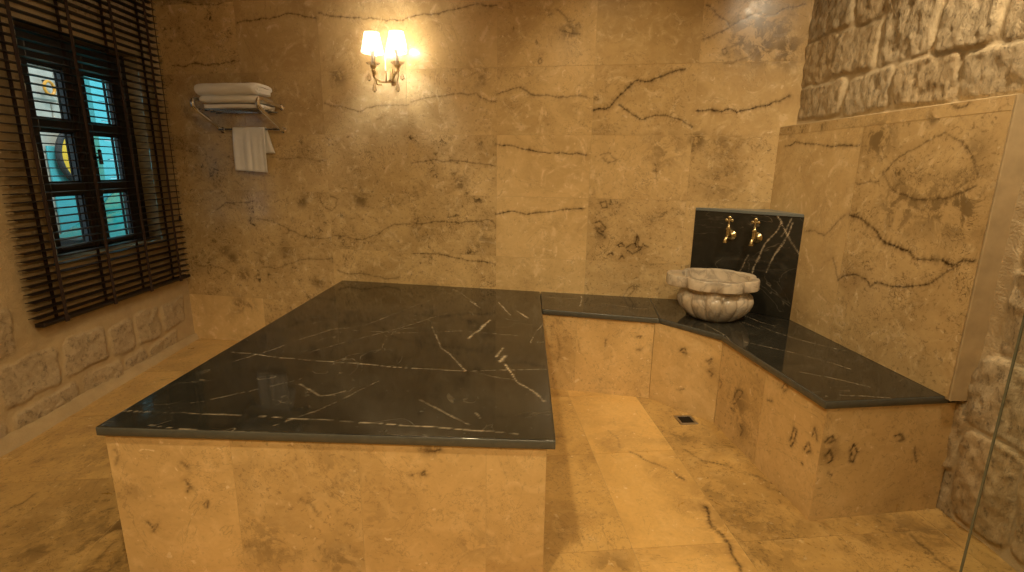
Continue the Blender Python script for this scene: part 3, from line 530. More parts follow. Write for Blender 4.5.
bn = empty('corner_bench', (3.0, -1.0, 0), label='low L-shaped corner bench with black marble top carrying the carved basin', category='bench')
SB, SF = (2.755, 2.755*tb-.004), (2.705, -.892); CO, DI = (3.412, -.524), (2.951, -1.166); EW, EF = (3.546, -1.834), (3.052, -1.909)
slab('seat_slab', [((XR+.010, XR*tb-.006), (XR+.010, -.756)), ((SB[0]-.0045, SB[1]), (SF[0]-.0045, SF[1]))], H, .03, BLACK, BENCHV, parent=bn)
slab('seat_slab', [((SB[0]+.0045, SB[1]), (SF[0]+.0045, SF[1])), ((CO[0]-.004, CO[1]), DI), ((EW[0]-.004, EW[1]+.003), EF)], H, .03, BLACK, BENCHV, parent=bn)
BP = [(2.04, -.742), (2.684, -.874), (2.961, -1.158), (3.062, -1.903), (3.60, -1.821)]
splits = [[0, .335, 1], [0, 1], [0, .50, 1], [0, 1]]; tn = [{0: (.7, .3), 1: (.8, .6)}, {0: (.75, .8)}, {0: (.6, .35), 1: (.72, .75)}, {0: (.55, .6)}]
for k in range(4):
    P, Q = Vector((*BP[k], 0)), Vector((*BP[k+1], 0)); L = (Q-P).length
    tiled('front_panel' if k < 3 else 'end_panel', frame(P, (Q-P), (0, 0, 1)), [(a*L, b*L, -.03, ZT) for a, b in zip(splits[k][:-1], splits[k][1:])], [TRAVP, GROUT], veins=BSV[k], blots=BSB[k], parent=bn, seed=41+k, tone=tn[k])

# ------------------------------------------------------------------ black marble splashback across the corner
A_, B_ = Vector((2.986, -.462, 0)), Vector((3.433, -.860, 0)); cor = Vector((3.408, -.524, 0))
sb = empty('splashback', ((A_+B_+cor)/3)+Z*H, label='black marble splashback set across the corner behind the carved basin', category='splashback')
D_ = (B_-A_).normalized(); LN_ = (B_-A_).length; nS = D_.cross(Z)       # towards the room
m = MB(); ZS = 1.070
nx, ny = int(LN_/.005), int((ZS-.502)/.005)
us = np.linspace(0, LN_, nx+1); vs = np.linspace(.502, ZS, ny+1); U, W = np.meshgrid(us, vs, indexing='ij'); ii = np.arange(U.size).reshape(U.shape)
V = np.column_stack([U.ravel(), W.ravel(), np.zeros(U.size)]); f = [tuple(q) for q in np.stack([ii[:-1, :-1], ii[1:, :-1], ii[1:, 1:], ii[:-1, 1:]], -1).reshape(-1, 4)]
loop = np.concatenate([ii[:, 0], ii[-1, 1:], ii[-2::-1, -1], ii[0, -2:0:-1]]); off = len(V); prev = loop; k = len(loop); VV = [V]
cx_, cz_ = LN_/2, (ZS+.502)/2
for gr, dz in ((.003, -.003), (.003, -.026), (0, -.028)):
    q = V[loop].copy(); q[:, 0] += np.where(q[:, 0] >= LN_-1e-6, gr, np.where(q[:, 0] <= 1e-6, -gr, 0)); q[:, 1] += np.where(q[:, 1] >= ZS-1e-6, gr, np.where(q[:, 1] <= .502+1e-6, -gr*.3, 0)); q[:, 2] = dz
    VV.append(q); cur = np.arange(off, off+k); off += k; f += [(prev[j], cur[j], cur[(j+1) % k], prev[(j+1) % k]) for j in range(k)]; prev = cur
f.append(tuple(prev[::-1])); V = np.vstack(VV)
me = mesh_np('panel', V, f, True); me.set_sharp_from_angle(angle=math.radians(30)); ve, ha, bl = paint(V[:, :2], SPLV, (), (0, LN_, .5, ZS), .03, .0026); attr(me, 'vein', ve)
link('panel', me, BLACK, frame(A_, D_, Z), sb)
q = nS*.030; m = MB(); m.prism([tuple((A_-q+D_*.02)[:2]), tuple((B_-q-D_*.02)[:2]), tuple(cor[:2])], .502, ZS); m.build('corner_filler', BLACK, sb, smooth=False)
q = nS*.004; m = MB(); m.prism([tuple((A_+q)[:2]), tuple((B_+q)[:2]), tuple(cor[:2])], ZS+.001, ZS+.018, .0015); m.build('sheen_cap', mat_simple('painted_sheen_marble', (.15, .17, .165), .3), sb, smooth=False, label='thin cap along the top, its reflected sheen painted in as blue-grey')  # the marble top's reflection is put into the cap's lighter colour
# ------------------------------------------------------------------ window in the left wall
LM = frame(lp(0, 0), LU, Z)                       # local: (-t, z, distance into the room)
def lbox(mb, t0, t1, z0, z1, d0, d1, bev=.003):
    # prism() extrudes along local z (= distance from the wall), the outline lies in (u, z)
    return mb.prism([(-t1, z0), (-t0, z0), (-t0, z1), (-t1, z1)], d0, d1, bev)
w = empty('window_1', lp(.565, 1.35, -.12), kind='structure')
D0, D1 = -.137, -.095
m = MB(); lbox(m, .125, .17, .775, 1.99, D0-.028, D1+.012); lbox(m, .93, 1.005, .775, 1.99, D0-.028, D1+.012); lbox(m, .17, .93, 1.925, 1.99, D0-.028, D1+.012); lbox(m, .17, .93, .775, .80, D0-.028, D1+.012)
m.build('window_frame', FRAME, w, LM, smooth=False)
rows = [(.822, 1.12), (1.19, 1.472), (1.54, 1.822)]
for (t0, t1, p0, p1) in ((.567, .929, .628, .85), (.171, .563, .258, .478)):
    m = MB(); lbox(m, t0, p0, .801, 1.924, D0, D1); lbox(m, p1, t1, .801, 1.924, D0, D1)
    for a, b in ((.801, rows[0][0]), (rows[0][1], rows[1][0]), (rows[1][1], rows[2][0]), (rows[2][1], 1.924)): lbox(m, p0, p1, a, b, D0, D1)
    for a, b in rows:        # glazing beads
        for q in ((p0, p0+.008, a, b), (p1-.008, p1, a, b), (p0, p1, a, a+.008), (p0, p1, b-.008, b)): lbox(m, *q, D0+.013, D1-.012, 0)
    sash = m.build('sash', FRAME, w, LM, smooth=False)
    for a, b in rows:
        m = MB(); lbox(m, p0+.001, p1-.001, a+.001, b-.001, -.129, -.125, 0); m.build('pane', PANE, sash, LM, smooth=False, label='clear glass pane')
    m = MB(); m.tube([(-(p0-.06), .70, -.19), (-(p0-.06), 2.1, -.19)], .008, 8); m.build('guard_bar', FRAME, w, LM)
m = MB(); m.tube([(-.50, 1.335, D1), (-.50, 1.335, D1+.035)], .008, 10); m.tube([(-.50, 1.375, D1+.036), (-.50, 1.295, D1+.036)], [.009, .011], 10); m.ball((-.50, 1.375, D1+.036), .0105, 10)
m.build('window_handle', FRAME, w, LM)

# ------------------------------------------------------------------ slatted blind in front of it
bl = empty('venetian_blind', lp(.62, .48, .048), label='dark wooden slatted blind hanging over the window, open and let down', category='blind')
m = MB(); nS_ = 48; dz = .0415; zb = .505
for i in range(nS_):
    z_ = zb+dz*(i+.5); pr = []
    for k in range(7):
        a = k/6; pr.append((.024+a*.049, .0022*(1-(2*a-1)**2)))
    n = len(pr); v = []; t0, t1 = -.024, 1.266
    for t in (t0, t1):
        for (d, h) in pr: v.append((-t, z_+h+.0016, d))
        for (d, h) in pr[::-1]: v.append((-t, z_+h-.0016, d))
    N = 2*n; f = [tuple(range(N)), tuple(range(N, 2*N))[::-1]]+[(k, N+k, N+(k+1) % N, (k+1) % N) for k in range(N)]
    m.add(v, f)
m.build('slats', WOOD, bl, LM, smooth=False)
m = MB(); lbox(m, -.024, 1.238, .474, .494, .022, .075, .004); m.build('bottom_rail', WOOD, bl, LM, smooth=False)
m = MB(); lbox(m, -.03, 1.285, zb+dz*nS_+.01, zb+dz*nS_+.07, .0, .085, .003); m.build('head_rail', WOOD, bl, LM, smooth=False)
for t in (.098, .416, .745, 1.10):
    for d in (.0205, .0745):
        m = MB(); lbox(m, t-.011, t+.011, .49, zb+dz*nS_+.02, d, d+.0018, 0)
        if d > .05: lbox(m, t-.013, t+.013, .468, .498, .074, .079, 0)
        m.build('ladder_tape', TAPE, bl, LM, smooth=False)
m = MB(); m.tube([(.018, .93, .055), (.018, 2.52, .055)], .0022, 6); m.build('pull_cord', TAPE, bl, LM)
m = MB(); m.lathe([(.003, 0), (.008, .004), (.009, .018), (.006, .034), (.002, .04)], (.018, .895, .055), 10, (0, 1, 0)); m.build('cord_toggle', WOOD, bl, LM)

# ------------------------------------------------------------------ street outside the window
PALE = mat_simple('pale_street_stone', (.50, .47, .41), .9, 0, .35, 9, .3)
TURQ = mat_simple('turquoise_paint', (.10, .52, .60), .55, 0, .10, 20)
TEAL = mat_simple('teal_car_paint', (.02, .38, .36), .15, 0, .05, 10)
YEL = mat_simple('yellow_paint', (.85, .50, .02), .5, 0, .15, 12)
RUBR = mat_simple('black_rubber', (.03, .032, .035), .7)
CHRM = CHROME
m = MB(); m.box((-7, -3, -.32), (-.86, 8, -.22)); m.build('ground_outside', mat_simple('street_paving', (.30, .29, .27), .9, 0, .3, 5), smooth=False, kind='structure')
# facade over the street, of dressed blocks
V_ = []; m = MB(); r_ = np.random.RandomState(2); z_ = -.22
while z_ < 3.6:
    h_ = r_.uniform(.2, .3); y_ = -2.0-r_.rand()*.3
    while y_ < 1.56:
        l_ = r_.uniform(.3, .55); y1 = min(y_+l_, 1.58)
        if y1-y_ > .05: m.prism([(y_+.006, z_+.006), (y1-.006, z_+.006), (y1-.006, z_+h_-.006), (y_+.006, z_+h_-.006)], 0, .05+r_.rand()*.02, .008)
        y_ = y1
    z_ += h_
m.prism([(-2.4, -.22), (1.585, -.22), (1.585, 3.6), (-2.4, 3.6)], -.1, .044)
m.build('wall_outside', PALE, M=frame((-2.62, 0, 0), (0, 1, 0), (0, 0, 1)), smooth=False, kind='structure')
sh = empty('wooden_gate', (-2.55, 2.2, -.22), label='turquoise painted board gate outside the right-hand window sash', category='gate')
m = MB()
for k in range(16): m.box((-2.44, 1.55, -.18+k*.19), (-2.395-(k % 2)*.004, 3.4, .005+k*.19), .005)
m.build('boards', TURQ, sh, smooth=False)
m = MB(); m.box((-2.44, 1.50, -.22), (-2.36, 1.57, 2.95), .006); m.box((-2.44, 3.36, -.22), (-2.36, 3.43, 2.95), .006); m.box((-2.44, 1.50, 2.86), (-2.36, 3.43, 2.95), .006); m.build('gate_frame', TURQ, sh, smooth=False)
# round yellow disc in a dark tyre-like rim
ds = empty('round_sign', (-2.5, 1.42, 1.36), label='yellow disc in a thick dark rim on the street wall, seen through the left sash', category='sign')
m = MB(); m.lathe([(.001, 0), (.262, 0), (.262, .02), (.001, .03)], (-2.475, 1.42, 1.36), 40, (1, 0, 0)); m.build('disc', YEL, ds, sharp=50)
m = MB(); P = [(-2.475, 1.42+.275*math.cos(a), 1.36+.275*math.sin(a)) for a in np.linspace(0, 2*PI, 49)]; m.tube(P, .027, 10, False); m.build('rim', RUBR, ds)
m = MB(); m.prism([(1.10, -.22), (1.50, -.22), (1.50, 1.45), (1.10, 1.45)], 0, .02, .003); o = m.build('painted_panel', TURQ, M=frame((-2.55, 0, 0), (0, 1, 0), (0, 0, 1)), smooth=False, label='turquoise panel on the street wall left of the yellow disc', category='panel')
lm = empty('wall_lamp', (-2.54, 1.2, 1.98), label='small amber ring lamp high on the pale street wall', category='lamp')
m = MB(); P = [(-2.50, 1.20+.05*math.cos(a), 1.97+.06*math.sin(a)) for a in np.linspace(0, 2*PI, 25)]; m.tube(P, .013, 8, False); m.build('ring', mat_simple('amber', (.75, .33, .03), .35), lm)
m = MB(); m.tube([(-2.56, 1.20, 2.035), (-2.50, 1.20, 2.035)], .008, 8); m.build('bracket', RUBR, lm)
# small rounded car parked in the street
car = empty('parked_car', (-1.84, .95, -.22), label='small rounded teal car parked in the street below the window', category='car')
def shell(prof, w0, n=12):
    v = []; f = []
    for (y, zt, wd) in prof:
        for k in range(n+1):
            a = PI*k/n; c, s_ = math.cos(a), math.sin(a)
            v.append((-1.84-wd*math.copysign(abs(c)**.55, c), y, w0+(zt-w0)*abs(s_)**.6))
    N = n+1
    for i in range(len(prof)-1): f += [(i*N+k, i*N+k+1, (i+1)*N+k+1, (i+1)*N+k) for k in range(n)]
    f += [tuple(range(N)), tuple(range((len(prof)-1)*N, len(prof)*N))[::-1]]
    return v, f
v, f = shell([(.28, .42, .30), (.34, .56, .36), (.50, .70, .39), (.75, .80, .40), (1.0, .86, .40), (1.2, .88, .40), (1.6, .90, .40), (2.6, .88, .40), (3.0, .70, .36)], .02)
MB().add(v, f).build('body', TEAL, car)
v, f = shell([(1.02, .86, .33), (1.25, 1.06, .33), (1.5, 1.14, .33), (2.2, 1.14, .33), (2.6, .9, .32)], .80)
MB().add(v, f).build('cabin', TEAL, car)
m = MB(); m.prism([(-2.06, .70), (-1.62, .70), (-1.84, .58)], -.38, -.27); m.build('grille', RUBR, car, frame((0, 0, 0), (1, 0, 0), (0, 0, 1)), smooth=False)
for x in (-2.10, -1.58):
    m = MB(); m.lathe([(.002, 0), (.062, 0), (.07, .015), (.055, .04), (.002, .055)], (x, .40, .62), 20, (0, -1, .1)); m.build('headlamp', CHRM, car)
    for y in (.62, 2.45):
        m = MB(); m.lathe([(.002, -.06), (.18, -.06), (.21, -.03), (.21, .03), (.18, .06), (.002, .06)], (x+(.03 if x < -1.9 else -.03), y, -.01), 24, (1, 0, 0)); m.build('wheel', RUBR, car)

MILK = mat_simple('milky_glass', (.88, .84, .76), .15)
GILT = mat_simple('gilt_metal', (.80, .62, .30), .3, 1, .15, 40)
# ------------------------------------------------------------------ twin wall light
sc = empty('wall_sconce', bp(1.075, 1.90), label='gilt two-arm wall light with lit white pleated shades and crystal drops', category='wall light')
SM = frame((0, 0, 0), BU, Z)                        # local: (s, z, distance from the wall)
m = MB(); m.tube([(1.072, 1.842, .010), (1.072, 1.846, .010), (1.072, 1.885, .010), (1.072, 1.915, .010), (1.072, 1.922, .010)], [.012, .0165, .0115, .007, .002], 16); m.build('back_plate', GILT, sc, SM)
m = MB(); m.tube(spline([(1.072, 1.85, .012), (1.075, 1.838, .06), (1.075, 1.826, .085), (1.075, 1.822, .112)], 5), [.0055]*16, 10); m.lathe([(.001, 0), (.007, .004), (.009, .012), (.005, .024), (.004, .05), (.006, .056), (.001, .062)], (1.075, 1.816, .112), 16, (0, 1, 0)); m.build('stem', GILT, sc, SM)
m = MB(); m.lathe([(.001, 0), (.005, .004), (.0035, .05), (.0055, .07), (.003, .09), (.001, .10)], (1.075, 1.888, .112), 12, (0, 1, 0)); m.build('crystal_spire', MILK, sc, SM)
STAPE = mat_simple('shade_tape', (.85, .80, .70), .8)
for sg in (-1, 1):
    cs = 1.0925+sg*.0795; dd = .155
    arm = MB(); arm.tube(spline([(1.075, 1.822, .11), (1.075+sg*.038, 1.828, .114), (1.075+sg*.068, 1.85, .145), (cs-sg*.010, 1.868, dd), (cs-sg*.007, 1.886, dd)], 6), .0052, 8)
    arm.tube(spline([(1.075+sg*.035, 1.808, .10), (1.075+sg*.062, 1.810, .11), (cs-sg*.008, 1.832, .145), (cs+sg*.004, 1.855, dd), (cs, 1.885, dd)], 6), .0046, 8)
    arm.tube(spline([(cs-sg*.02, 1.885, dd), (cs-sg*.024, 1.870, dd), (cs-sg*.014, 1.862, dd), (cs-sg*.006, 1.872, dd)], 5), .003, 8)
    a_ = arm.build('arm', GILT, sc, SM)
    m = MB(); m.lathe([(.001, 0), (.008, .002), (.013, .010), (.008, .018), (.011, .026), (.019, .034), (.021, .040), (.014, .041), (.001, .041)], (cs, 1.872, dd), 18, (0, 1, 0)); m.build('cup', GILT, a_, SM)
    m = MB(); m.lathe([(.012, 0), (.036, .006), (.044, .014), (.042, .015), (.034, .009), (.012, .003)], (cs, 1.914, dd), 24, (0, 1, 0), False); m.build('drip_dish', CRYSTAL, a_, SM)
    m = MB(); m.lathe([(.001, 0), (.0105, 0), (.0105, .105), (.001, .105)], (cs, 1.911, dd), 14, (0, 1, 0)); m.build('candle_tube', CREAM, a_, SM)
    m = MB(); m.lathe([(.001, 0), (.007, .004), (.014, .022), (.015, .032), (.009, .052), (.002, .068), (.0005, .07)], (cs, 2.019, dd), 14, (0, 1, 0)); m.build('bulb', BULB, a_, SM, label='lit candle bulb')
    n = 144; v = []; f = []                           # pleated conical shade
    H0, H1, R0, R1 = 1.986, 2.100, .0665, .042
    for j in range(9):
        q = j/8
        for k in range(n): rr = (R0*(1-q)+R1*q)*(1+.018*math.cos(k*2*PI/4)*(1 if 0 < j < 8 else .4)); v.append((cs+rr*math.cos(2*PI*k/n), H0*(1-q)+H1*q, dd+rr*math.sin(2*PI*k/n)))
    f = [(j*n+k, j*n+(k+1) % n, (j+1)*n+(k+1) % n, (j+1)*n+k) for j in range(8) for k in range(n)]
    s_ = MB().add(v, f).build('lamp_shade', SHADE, sc, SM, label='white pleated fabric shade, lit')
    for hz, rr in ((H0, R0), (H1, R1)): MB().tube([(cs+rr*math.cos(2*PI*k/40), hz, dd+rr*math.sin(2*PI*k/40)) for k in range(41)], .0022, 6, False).build('shade_trim', STAPE, s_, SM)
    for (ox, oz, L) in ((sg*-.002, 1.822, .066), (sg*.030, 1.868, .045)):
        m = MB(); x_ = cs+ox; m.tube([(x_, oz, dd), (x_, oz+.028, dd)], .0011, 6); m.lathe([(.0005, 0), (.008, .004), (.0145, .014), (.012, .026), (.004, L*.8), (.0008, L)], (x_, oz-L, dd), 8, (0, 1, 0)); m.build('crystal_drop', CRYSTAL, a_, SM, label='pear-shaped crystal drop')

# ------------------------------------------------------------------ towel rack and towels
rk = empty('towel_rack', bp(.02, 1.62), label='chrome wall rack with curled side arms, holding the folded towels', category='towel rack')
for s in (-.214, .262):
    m = MB(); m.tube(spline([(s, 1.690, .006), (s, 1.697, .06), (s, 1.712, .15), (s, 1.722, .205), (s, 1.716, .242), (s, 1.690, .252), (s, 1.660, .235), (s, 1.62, .16), (s, 1.575, .075), (s, 1.549, .035), (s, 1.541, .006)], 7), .0125, 12)
    o = m.build('side_arm', CHROME, rk, SM)
    for z_ in (1.690, 1.541): MB().lathe([(.001, 0), (.021, 0), (.021, .006), (.012, .012), (.001, .013)], (s, z_, 0), 20).build('flange', CHROME, o, SM)
for d in (.05, .10, .15, .20):
    z_ = 1.648+.06*d; MB().tube([(-.214, z_, d), (.262, z_, d)], .0048, 10).build('shelf_rod', CHROME, rk, SM)
m = MB(); m.tube([(-.214, 1.544, .042), (.262, 1.544, .042)], .006, 10)
for s in (-.19, .235): m.tube([(s-.022, 1.544, .042), (s+.022, 1.544, .042)], .0105, 12)
m.build('hanging_rail', CHROME, rk, SM)

def folded(name, s0, s1, prof, th, label, seed, skew=0.):
    """a towel folded in layers: the folded profile (distance, z) swept along the wall"""
    P = np.array(spline(prof, 7)); n = len(P); t = np.gradient(P, axis=0); t /= np.linalg.norm(t, axis=1)[:, None]; nn = np.column_stack([-t[:, 1], t[:, 0]])
    ring = np.vstack([P+nn*th/2, (P-nn*th/2)[::-1]]); k = len(ring); ns = 46; v = []
    for i in range(ns+1):
        q = i/ns; s = s0+(s1-s0)*q
        e = min(1, min(q, 1-q)*11); e = math.sqrt(max(0., 1-(1-e)**2))
        nz = (fbm(np.column_stack([np.full(k, s*9), ring*11+seed]), 3)-.5)*.012
        c = ring.mean(0); R_ = c+(ring-c)*(.80+.20*e)
        for j in range(k): v.append((s+skew*(R_[j, 0]-.1)+(ring[j, 1]-1.7)*.0, R_[j, 1]+nz[j], R_[j, 0]+nz[j]*.6))
    f = [(i*k+j, i*k+(j+1) % k, (i+1)*k+(j+1) % k, (i+1)*k+j) for i in range(ns) for j in range(k)]
    h = n
    for e in (0, ns):
        for j in range(n-1):
            q = (e*k+j, e*k+j+1, e*k+k-2-j, e*k+k-1-j); f.append(q if e == 0 else q[::-1])
    return MB().add(v, f).build(name, TOWEL, None, SM, sharp=70, label=label, category='towel', group='white towels folded on the wall rack')
folded('bath_towel', -.185, .240, [(.205, 1.678), (.06, 1.671), (.036, 1.684), (.05, 1.698), (.12, 1.705), (.205, 1.708), (.232, 1.716), (.21, 1.732), (.12, 1.730), (.05, 1.716)], .022, 'white folded towel lying directly on the rack, under the thicker one', 2)
folded('bath_towel', -.198, .246, [(.07, 1.757), (.20, 1.760), (.216, 1.771), (.20, 1.783), (.09, 1.779), (.060, 1.789), (.08, 1.803), (.15, 1.810), (.215, 1.807), (.247, 1.787), (.244, 1.765), (.214, 1.751)], .022, 'thick white folded towel on top of the stack on the wall rack', 5)
# hand towel over the lower rail
def drape():
    v = []; f = []; nu = 40
    rail = (1.544, .042); R_ = .0105
    path = [(1.385, rail[1]-R_-.004)]; path += [(z_, rail[1]-R_) for z_ in np.linspace(1.40, 1.535, 9)]
    nb = len(path)
    path += [(rail[0]+R_*math.sin(a), rail[1]-R_*math.cos(a)) for a in np.linspace(0, PI, 9)]
    path += [(z_, rail[1]+R_) for z_ in np.linspace(1.535, 1.266, 22)]
    L = len(path)
    for i, (z_, d) in enumerate(path):
        front = i > nb+4; g = (1.544-z_)
        for k in range(nu+1):
            q = k/nu; s = -.098+.245*q
            if not front: s = -.07+.222*q+max(0, g)*.26*q
            am = min(1, max(0, g)*7)
            wv = math.sin(q*PI*3.2+.6)*.0065*am+math.sin(q*PI*7+1.2)*.0028*am
            v.append((s+(g*.02*(q-.5) if front else 0), z_-(g*.045*q if front else 0), max(.004, d+(abs(wv)+.002*am if front else -abs(wv)*.8))))
    f = [(i*(nu+1)+k, i*(nu+1)+k+1, (i+1)*(nu+1)+k+1, (i+1)*(nu+1)+k) for i in range(L-1) for k in range(nu)]
    o = MB().add(v, f).build('hand_towel', TOWEL, None, SM, sharp=80, label='small white hand towel hanging over the lower rail of the rack', category='towel')
    md = o.modifiers.new('thick', 'SOLIDIFY'); md.thickness = .006; md.offset = 0
drape()

# ------------------------------------------------------------------ carved basin
BX, BY = 3.018, -.828
bs = empty('stone_basin', (BX, BY, H), label='carved pale marble basin with scalloped rim standing on the corner bench', category='basin')
er = Vector((.935, -.354, 0)); ef = Vector((-.354, -.935, 0))            # across and towards the room
BM = Matrix.Identity(4)
for i in range(3): BM[i][0] = er[i]; BM[i][1] = -ef[i]; BM[i][2] = Z[i]; BM[i][3] = (BX, BY, H)[i]
n = 216; NF = 14; ZK = 1.10
prof = [(.112, .0), (.124, .003), (.141, .014), (.166, .036), (.185, .060), (.196, .084), (.199, .102), (.195, .118), (.186, .129), (.177, .137), (.174, .147), (.176, .168)]
v = []
for i, (r, z_) in enumerate(prof):
    fl = max(0., min(1, (z_-.002)/.02))*max(0., min(1, (.138-z_)/.016))
    for k in range(n):
        th = 2*PI*k/n; c = abs(math.sin(th*NF/2)); rr = r*(1+fl*(.115*(c**.5)-.085))
        if fl > 0 and c < .22: rr -= fl*.004
        v.append((rr*math.cos(th), rr*math.sin(th), z_*ZK))
f = [(i*n+k, i*n+(k+1) % n, (i+1)*n+(k+1) % n, (i+1)*n+k) for i in range(len(prof)-1) for k in range(n)]+[tuple(range(n))[::-1]]
MB().add(v, f).build('body', BASIN, bs, BM, sharp=60)
# rim: lobes between notches (angles measured from across, towards the room), one lobe drawn out to the left as a lip
nt = [138, 88, 44, -8, -58, -108, -160]
def outline(a):
    a = (a+180) % 360-180; N = sorted(nt)
    for i in range(len(N)):
        lo, hi = N[i], N[(i+1) % len(N)]+(360 if i == len(N)-1 else 0)
        for aa in (a, a+360):
            if lo <= aa < hi:
                q = (aa-lo)/(hi-lo); lob = (1-abs(2*q-1)**2.6); r = .197+.026*lob
                if lo == 138: r = .197+.072*(1-abs(2*q-1)**4)
                return r
    return .21
rv_ = []
ang = np.linspace(0, 360, n, endpoint=False); ro = np.array([outline(a) for a in ang]); ri = .170+.012*np.clip((ro-.197)/.026, 0, 1)
rings = [(.172*np.ones(n), .160), (ro*.93, .163), (ro-.004, .166), (ro, .170), (ro, .214), (ro-.004, .219), (ri+.006, .219), (ri, .215), (ri*.97, .18), (ri*.88, .11), (ri*.62, .066), (ri*.3, .052), (ri*.04, .05)]
v = []; f = []
for r, z_ in rings: v += [(r[k]*math.cos(math.radians(ang[k])), -r[k]*math.sin(math.radians(ang[k])), z_*ZK) for k in range(n)]
for i in range(len(rings)-1): f += [(i*n+k, i*n+(k+1) % n, (i+1)*n+(k+1) % n, (i+1)*n+k) for k in range(n)]
f = [q[::-1] for q in f]; f.append(tuple(range((len(rings)-1)*n, len(rings)*n))[::-1])
MB().add(v, f).build('rim', BASIN, bs, BM, sharp=40, label='scalloped marble rim with a lip drawn out to the left')

# ------------------------------------------------------------------ two brass taps on the splashback
def tap(name, base, label):
    t = empty(name, base, label=label, category='tap', group='brass taps over the basin')
    M = frame(base, D_, Z)                                    # local: along the slab, up, out from it
    m = MB(); m.lathe([(.001, 0), (.029, 0), (.030, .005), (.024, .011), (.014, .018), (.010, .024)], (0, 0, .0005), 24); m.build('flange', BRASS, t, M)
    m = MB(); m.tube([(0, 0, .012), (0, 0, .056)], .0095, 14); m.tube([(0, -.014, .056), (0, .036, .056)], [.012, .011], 14); m.lathe([(.011, 0), (.015, .003), (.015, .010), (.010, .014), (.007, .022)], (0, .034, .056), 14, (0, 1, 0)); m.build('valve_body', BRASS, t, M)
    m = MB(); m.tube(spline([(0, -.004, .056), (0, -.007, .068), (0, -.014, .080), (0, -.026, .086), (0, -.034, .087)], 5), [.0105]*10+[.0095]*11, 12); m.lathe([(.009, 0), (.0125, .002), (.0125, .010), (.009, .012)], (0, -.040, .087), 14, (0, 1, 0)); m.build('spout', BRASS, t, M)
    m = MB(); m.tube([(0, .055, .056), (0, .078, .056)], .0055, 10)
    for (x, y, r) in ((0, .104, .011), (-.0155, .090, .0095), (.0155, .090, .0095)): m.ball((x, y, .056), r, 12, (1, 1, .6))
    m.tube([(-.015, .09, .056), (.015, .09, .056)], .0055, 8); m.tube([(0, .078, .056), (0, .104, .056)], .006, 8); m.ball((0, .062, .056), .009, 12, (1, .7, 1)); m.build('handle', BRASS, t, M)
    return t
def on_splash(u, z): return A_+D_*u+Z*z
uu = lambda x: (x-A_.x)/D_.x
tap('tap', on_splash(uu(3.158), .941), 'left brass tap with trefoil handle on the black splashback')
tap('tap', on_splash(uu(3.266), .940), 'right brass tap with trefoil handle, nearer the white-veined side of the splashback')

# ------------------------------------------------------------------ floor drain
dr = empty('floor_drain', (2.822, -1.131, 0), label='small square metal floor drain near the foot of the bench', category='drain')
DM = frame((2.822, -1.131, fz(2.822, -1.131)+.0004), (math.cos(FA), math.sin(FA), 0), (-math.sin(FA), math.cos(FA), 0))
m = MB(); a, b = .048, .034
for q in (((-a, -a), (a, -b)), ((-a, b), (a, a)), ((-a, -b), (-b, b)), ((b, -b), (a, b))): m.prism([q[0], (q[1][0], q[0][1]), q[1], (q[0][0], q[1][1])], .0, .004, .0008)
m.build('drain_frame', STEEL, dr, DM, smooth=False)
m = MB(); m.prism([(-b, -b), (b, -b), (b, b), (-b, b)], .0, .0012)
for k in range(5): x = -.024+k*.012; m.prism([(x-.002, -b), (x+.002, -b), (x+.002, b), (x-.002, b)], .0012, .0028)
m.build('grate', DARKM, dr, DM, smooth=False)

# ------------------------------------------------------------------ glass screen at the right
GY = -2.42; gx = RX+.085*0+(-GY)*math.tan(AR)
gs = empty('glass_screen', (3.35, GY, 0), label='clear glass screen standing edge-on at the far right, against the rubble wall', category='glass screen')
m = MB(); m.box((3.168, GY-.003, .012), (gx+.03, GY+.003, 2.05), .0); m.build('pane', SCREEN, gs, smooth=False, label='clear glass sheet')
m = MB(); m.box((3.1655, GY-.003, .012), (3.168, GY+.003, 2.05), .0005); m.build('edge', GLASSEDGE, gs, smooth=False, label='dark polished glass edge')
m = MB(); m.box((3.164, GY-.012, 0), (gx+.03, GY+.012, .014), .001); m.build('floor_channel', STEEL, gs, smooth=False)

# ------------------------------------------------------------------ light
def lamp(kind, name, loc, energy, col, size=.05, rot=None, **kw):
    d = bpy.data.lights.new(name, kind); d.energy = energy; d.color = col
    if kind == 'AREA': d.shape = 'DISK'; d.size = size
    elif kind != 'SUN': d.shadow_soft_size = size
    for k, val in kw.items(): setattr(d, k, val)
    o = bpy.data.objects.new(name, d); C.objects.link(o); o.location = loc
    if rot is not None: o.rotation_euler = Vector(rot).to_track_quat('-Z', 'Y').to_euler()
    return o
WARM = (1, .745, .415); WARM2 = (1, .79, .51)
for sg in (-1, 1): lamp('POINT', 'bulb_light', bp(1.0925+sg*.0795, 2.046, .155), E_SCONCE, (1, .94, .84), .016)
lamp('SPOT', 'ceiling_spot_right', (3.30, -2.36, ZC-.04), E_RIGHT, WARM2, .06, (.28, .50, -.60), spot_size=math.radians(96), spot_blend=1)
lamp('SPOT', 'ceiling_spot_middle', (1.55, -3.15, ZC-.03), E_MID, WARM, .06, (-.05, .10, -1), spot_size=math.radians(150), spot_blend=.7)
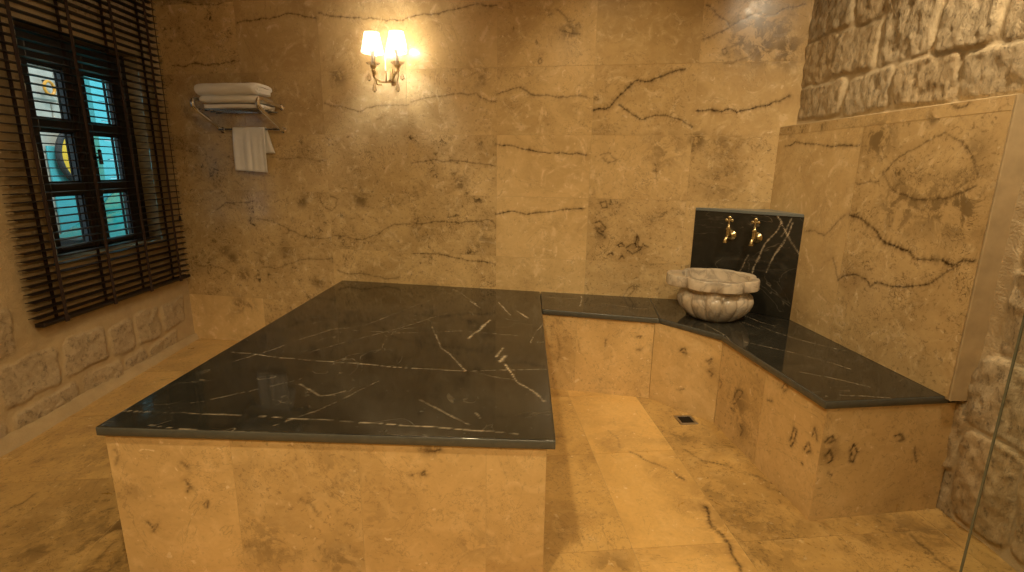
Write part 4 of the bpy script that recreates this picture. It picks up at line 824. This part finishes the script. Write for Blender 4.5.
lamp('SPOT', 'ceiling_spot_back', (2.2, -1.2, ZC-.03), E_BACK, WARM, .06, (.1, .0, -1), spot_size=math.radians(140), spot_blend=.8)
lamp('SPOT', 'fill_spot_front', (2.2, -4.45, 2.6), E_FRONT, WARM, .06, (-.55, 2.2, -2.15), spot_size=math.radians(66), spot_blend=.8)  # added fill light behind the camera to brighten the platform front
lamp('SPOT', 'fill_spot_left', (2.7, -3.7, 2.0), E_LEFT, WARM, .06, (-3.3, 2.9, -.45), spot_size=math.radians(56), spot_blend=.7)  # added fill, no fixture: low beam onto the wall between the blind slats
lamp('SUN', 'daylight', (-3, 1, 6), E_SUN, (1, .97, .92), 0, (-.6, .3, -1), angle=math.radians(20))
w_ = bpy.data.worlds.new('sky'); bpy.context.scene.world = w_; w_.use_nodes = True
bg = w_.node_tree.nodes['Background']; bg.inputs[0].default_value = (.62, .85, 1, 1); bg.inputs[1].default_value = E_SKY

# ------------------------------------------------------------------ camera
cd = bpy.data.cameras.new('camera'); co = bpy.data.objects.new('camera', cd); C.objects.link(co)
cd.sensor_width = 36; cd.lens = 507.846/1024*36; cd.clip_start = .05
yaw, pit, rol = -.0309, -.2272, .0143
ca_, sa_, cb_, sb_ = math.cos(yaw), math.sin(yaw), math.cos(pit), math.sin(pit)
fw = Vector((sa_*cb_, ca_*cb_, sb_)); rt = Vector((ca_, -sa_, 0)); up = rt.cross(fw)
r2 = rt*math.cos(rol)+up*math.sin(rol); u2 = -rt*math.sin(rol)+up*math.cos(rol)
M = Matrix.Identity(4)
for i in range(3): M[i][0] = r2[i]; M[i][1] = u2[i]; M[i][2] = -fw[i]; M[i][3] = (1.9608, -3.6439, 1.3044)[i]
co.matrix_world = M
S_ = bpy.context.scene; S_.camera = co
S_.view_settings.view_transform = 'Standard'; S_.view_settings.look = 'None'; S_.view_settings.gamma = 1; S_.view_settings.use_curve_mapping = False
S_.view_settings.exposure = EXPO
S_.cycles.use_denoising = True; S_.cycles.max_bounces = 10; S_.cycles.diffuse_bounces = 5; S_.cycles.sample_clamp_indirect = 6
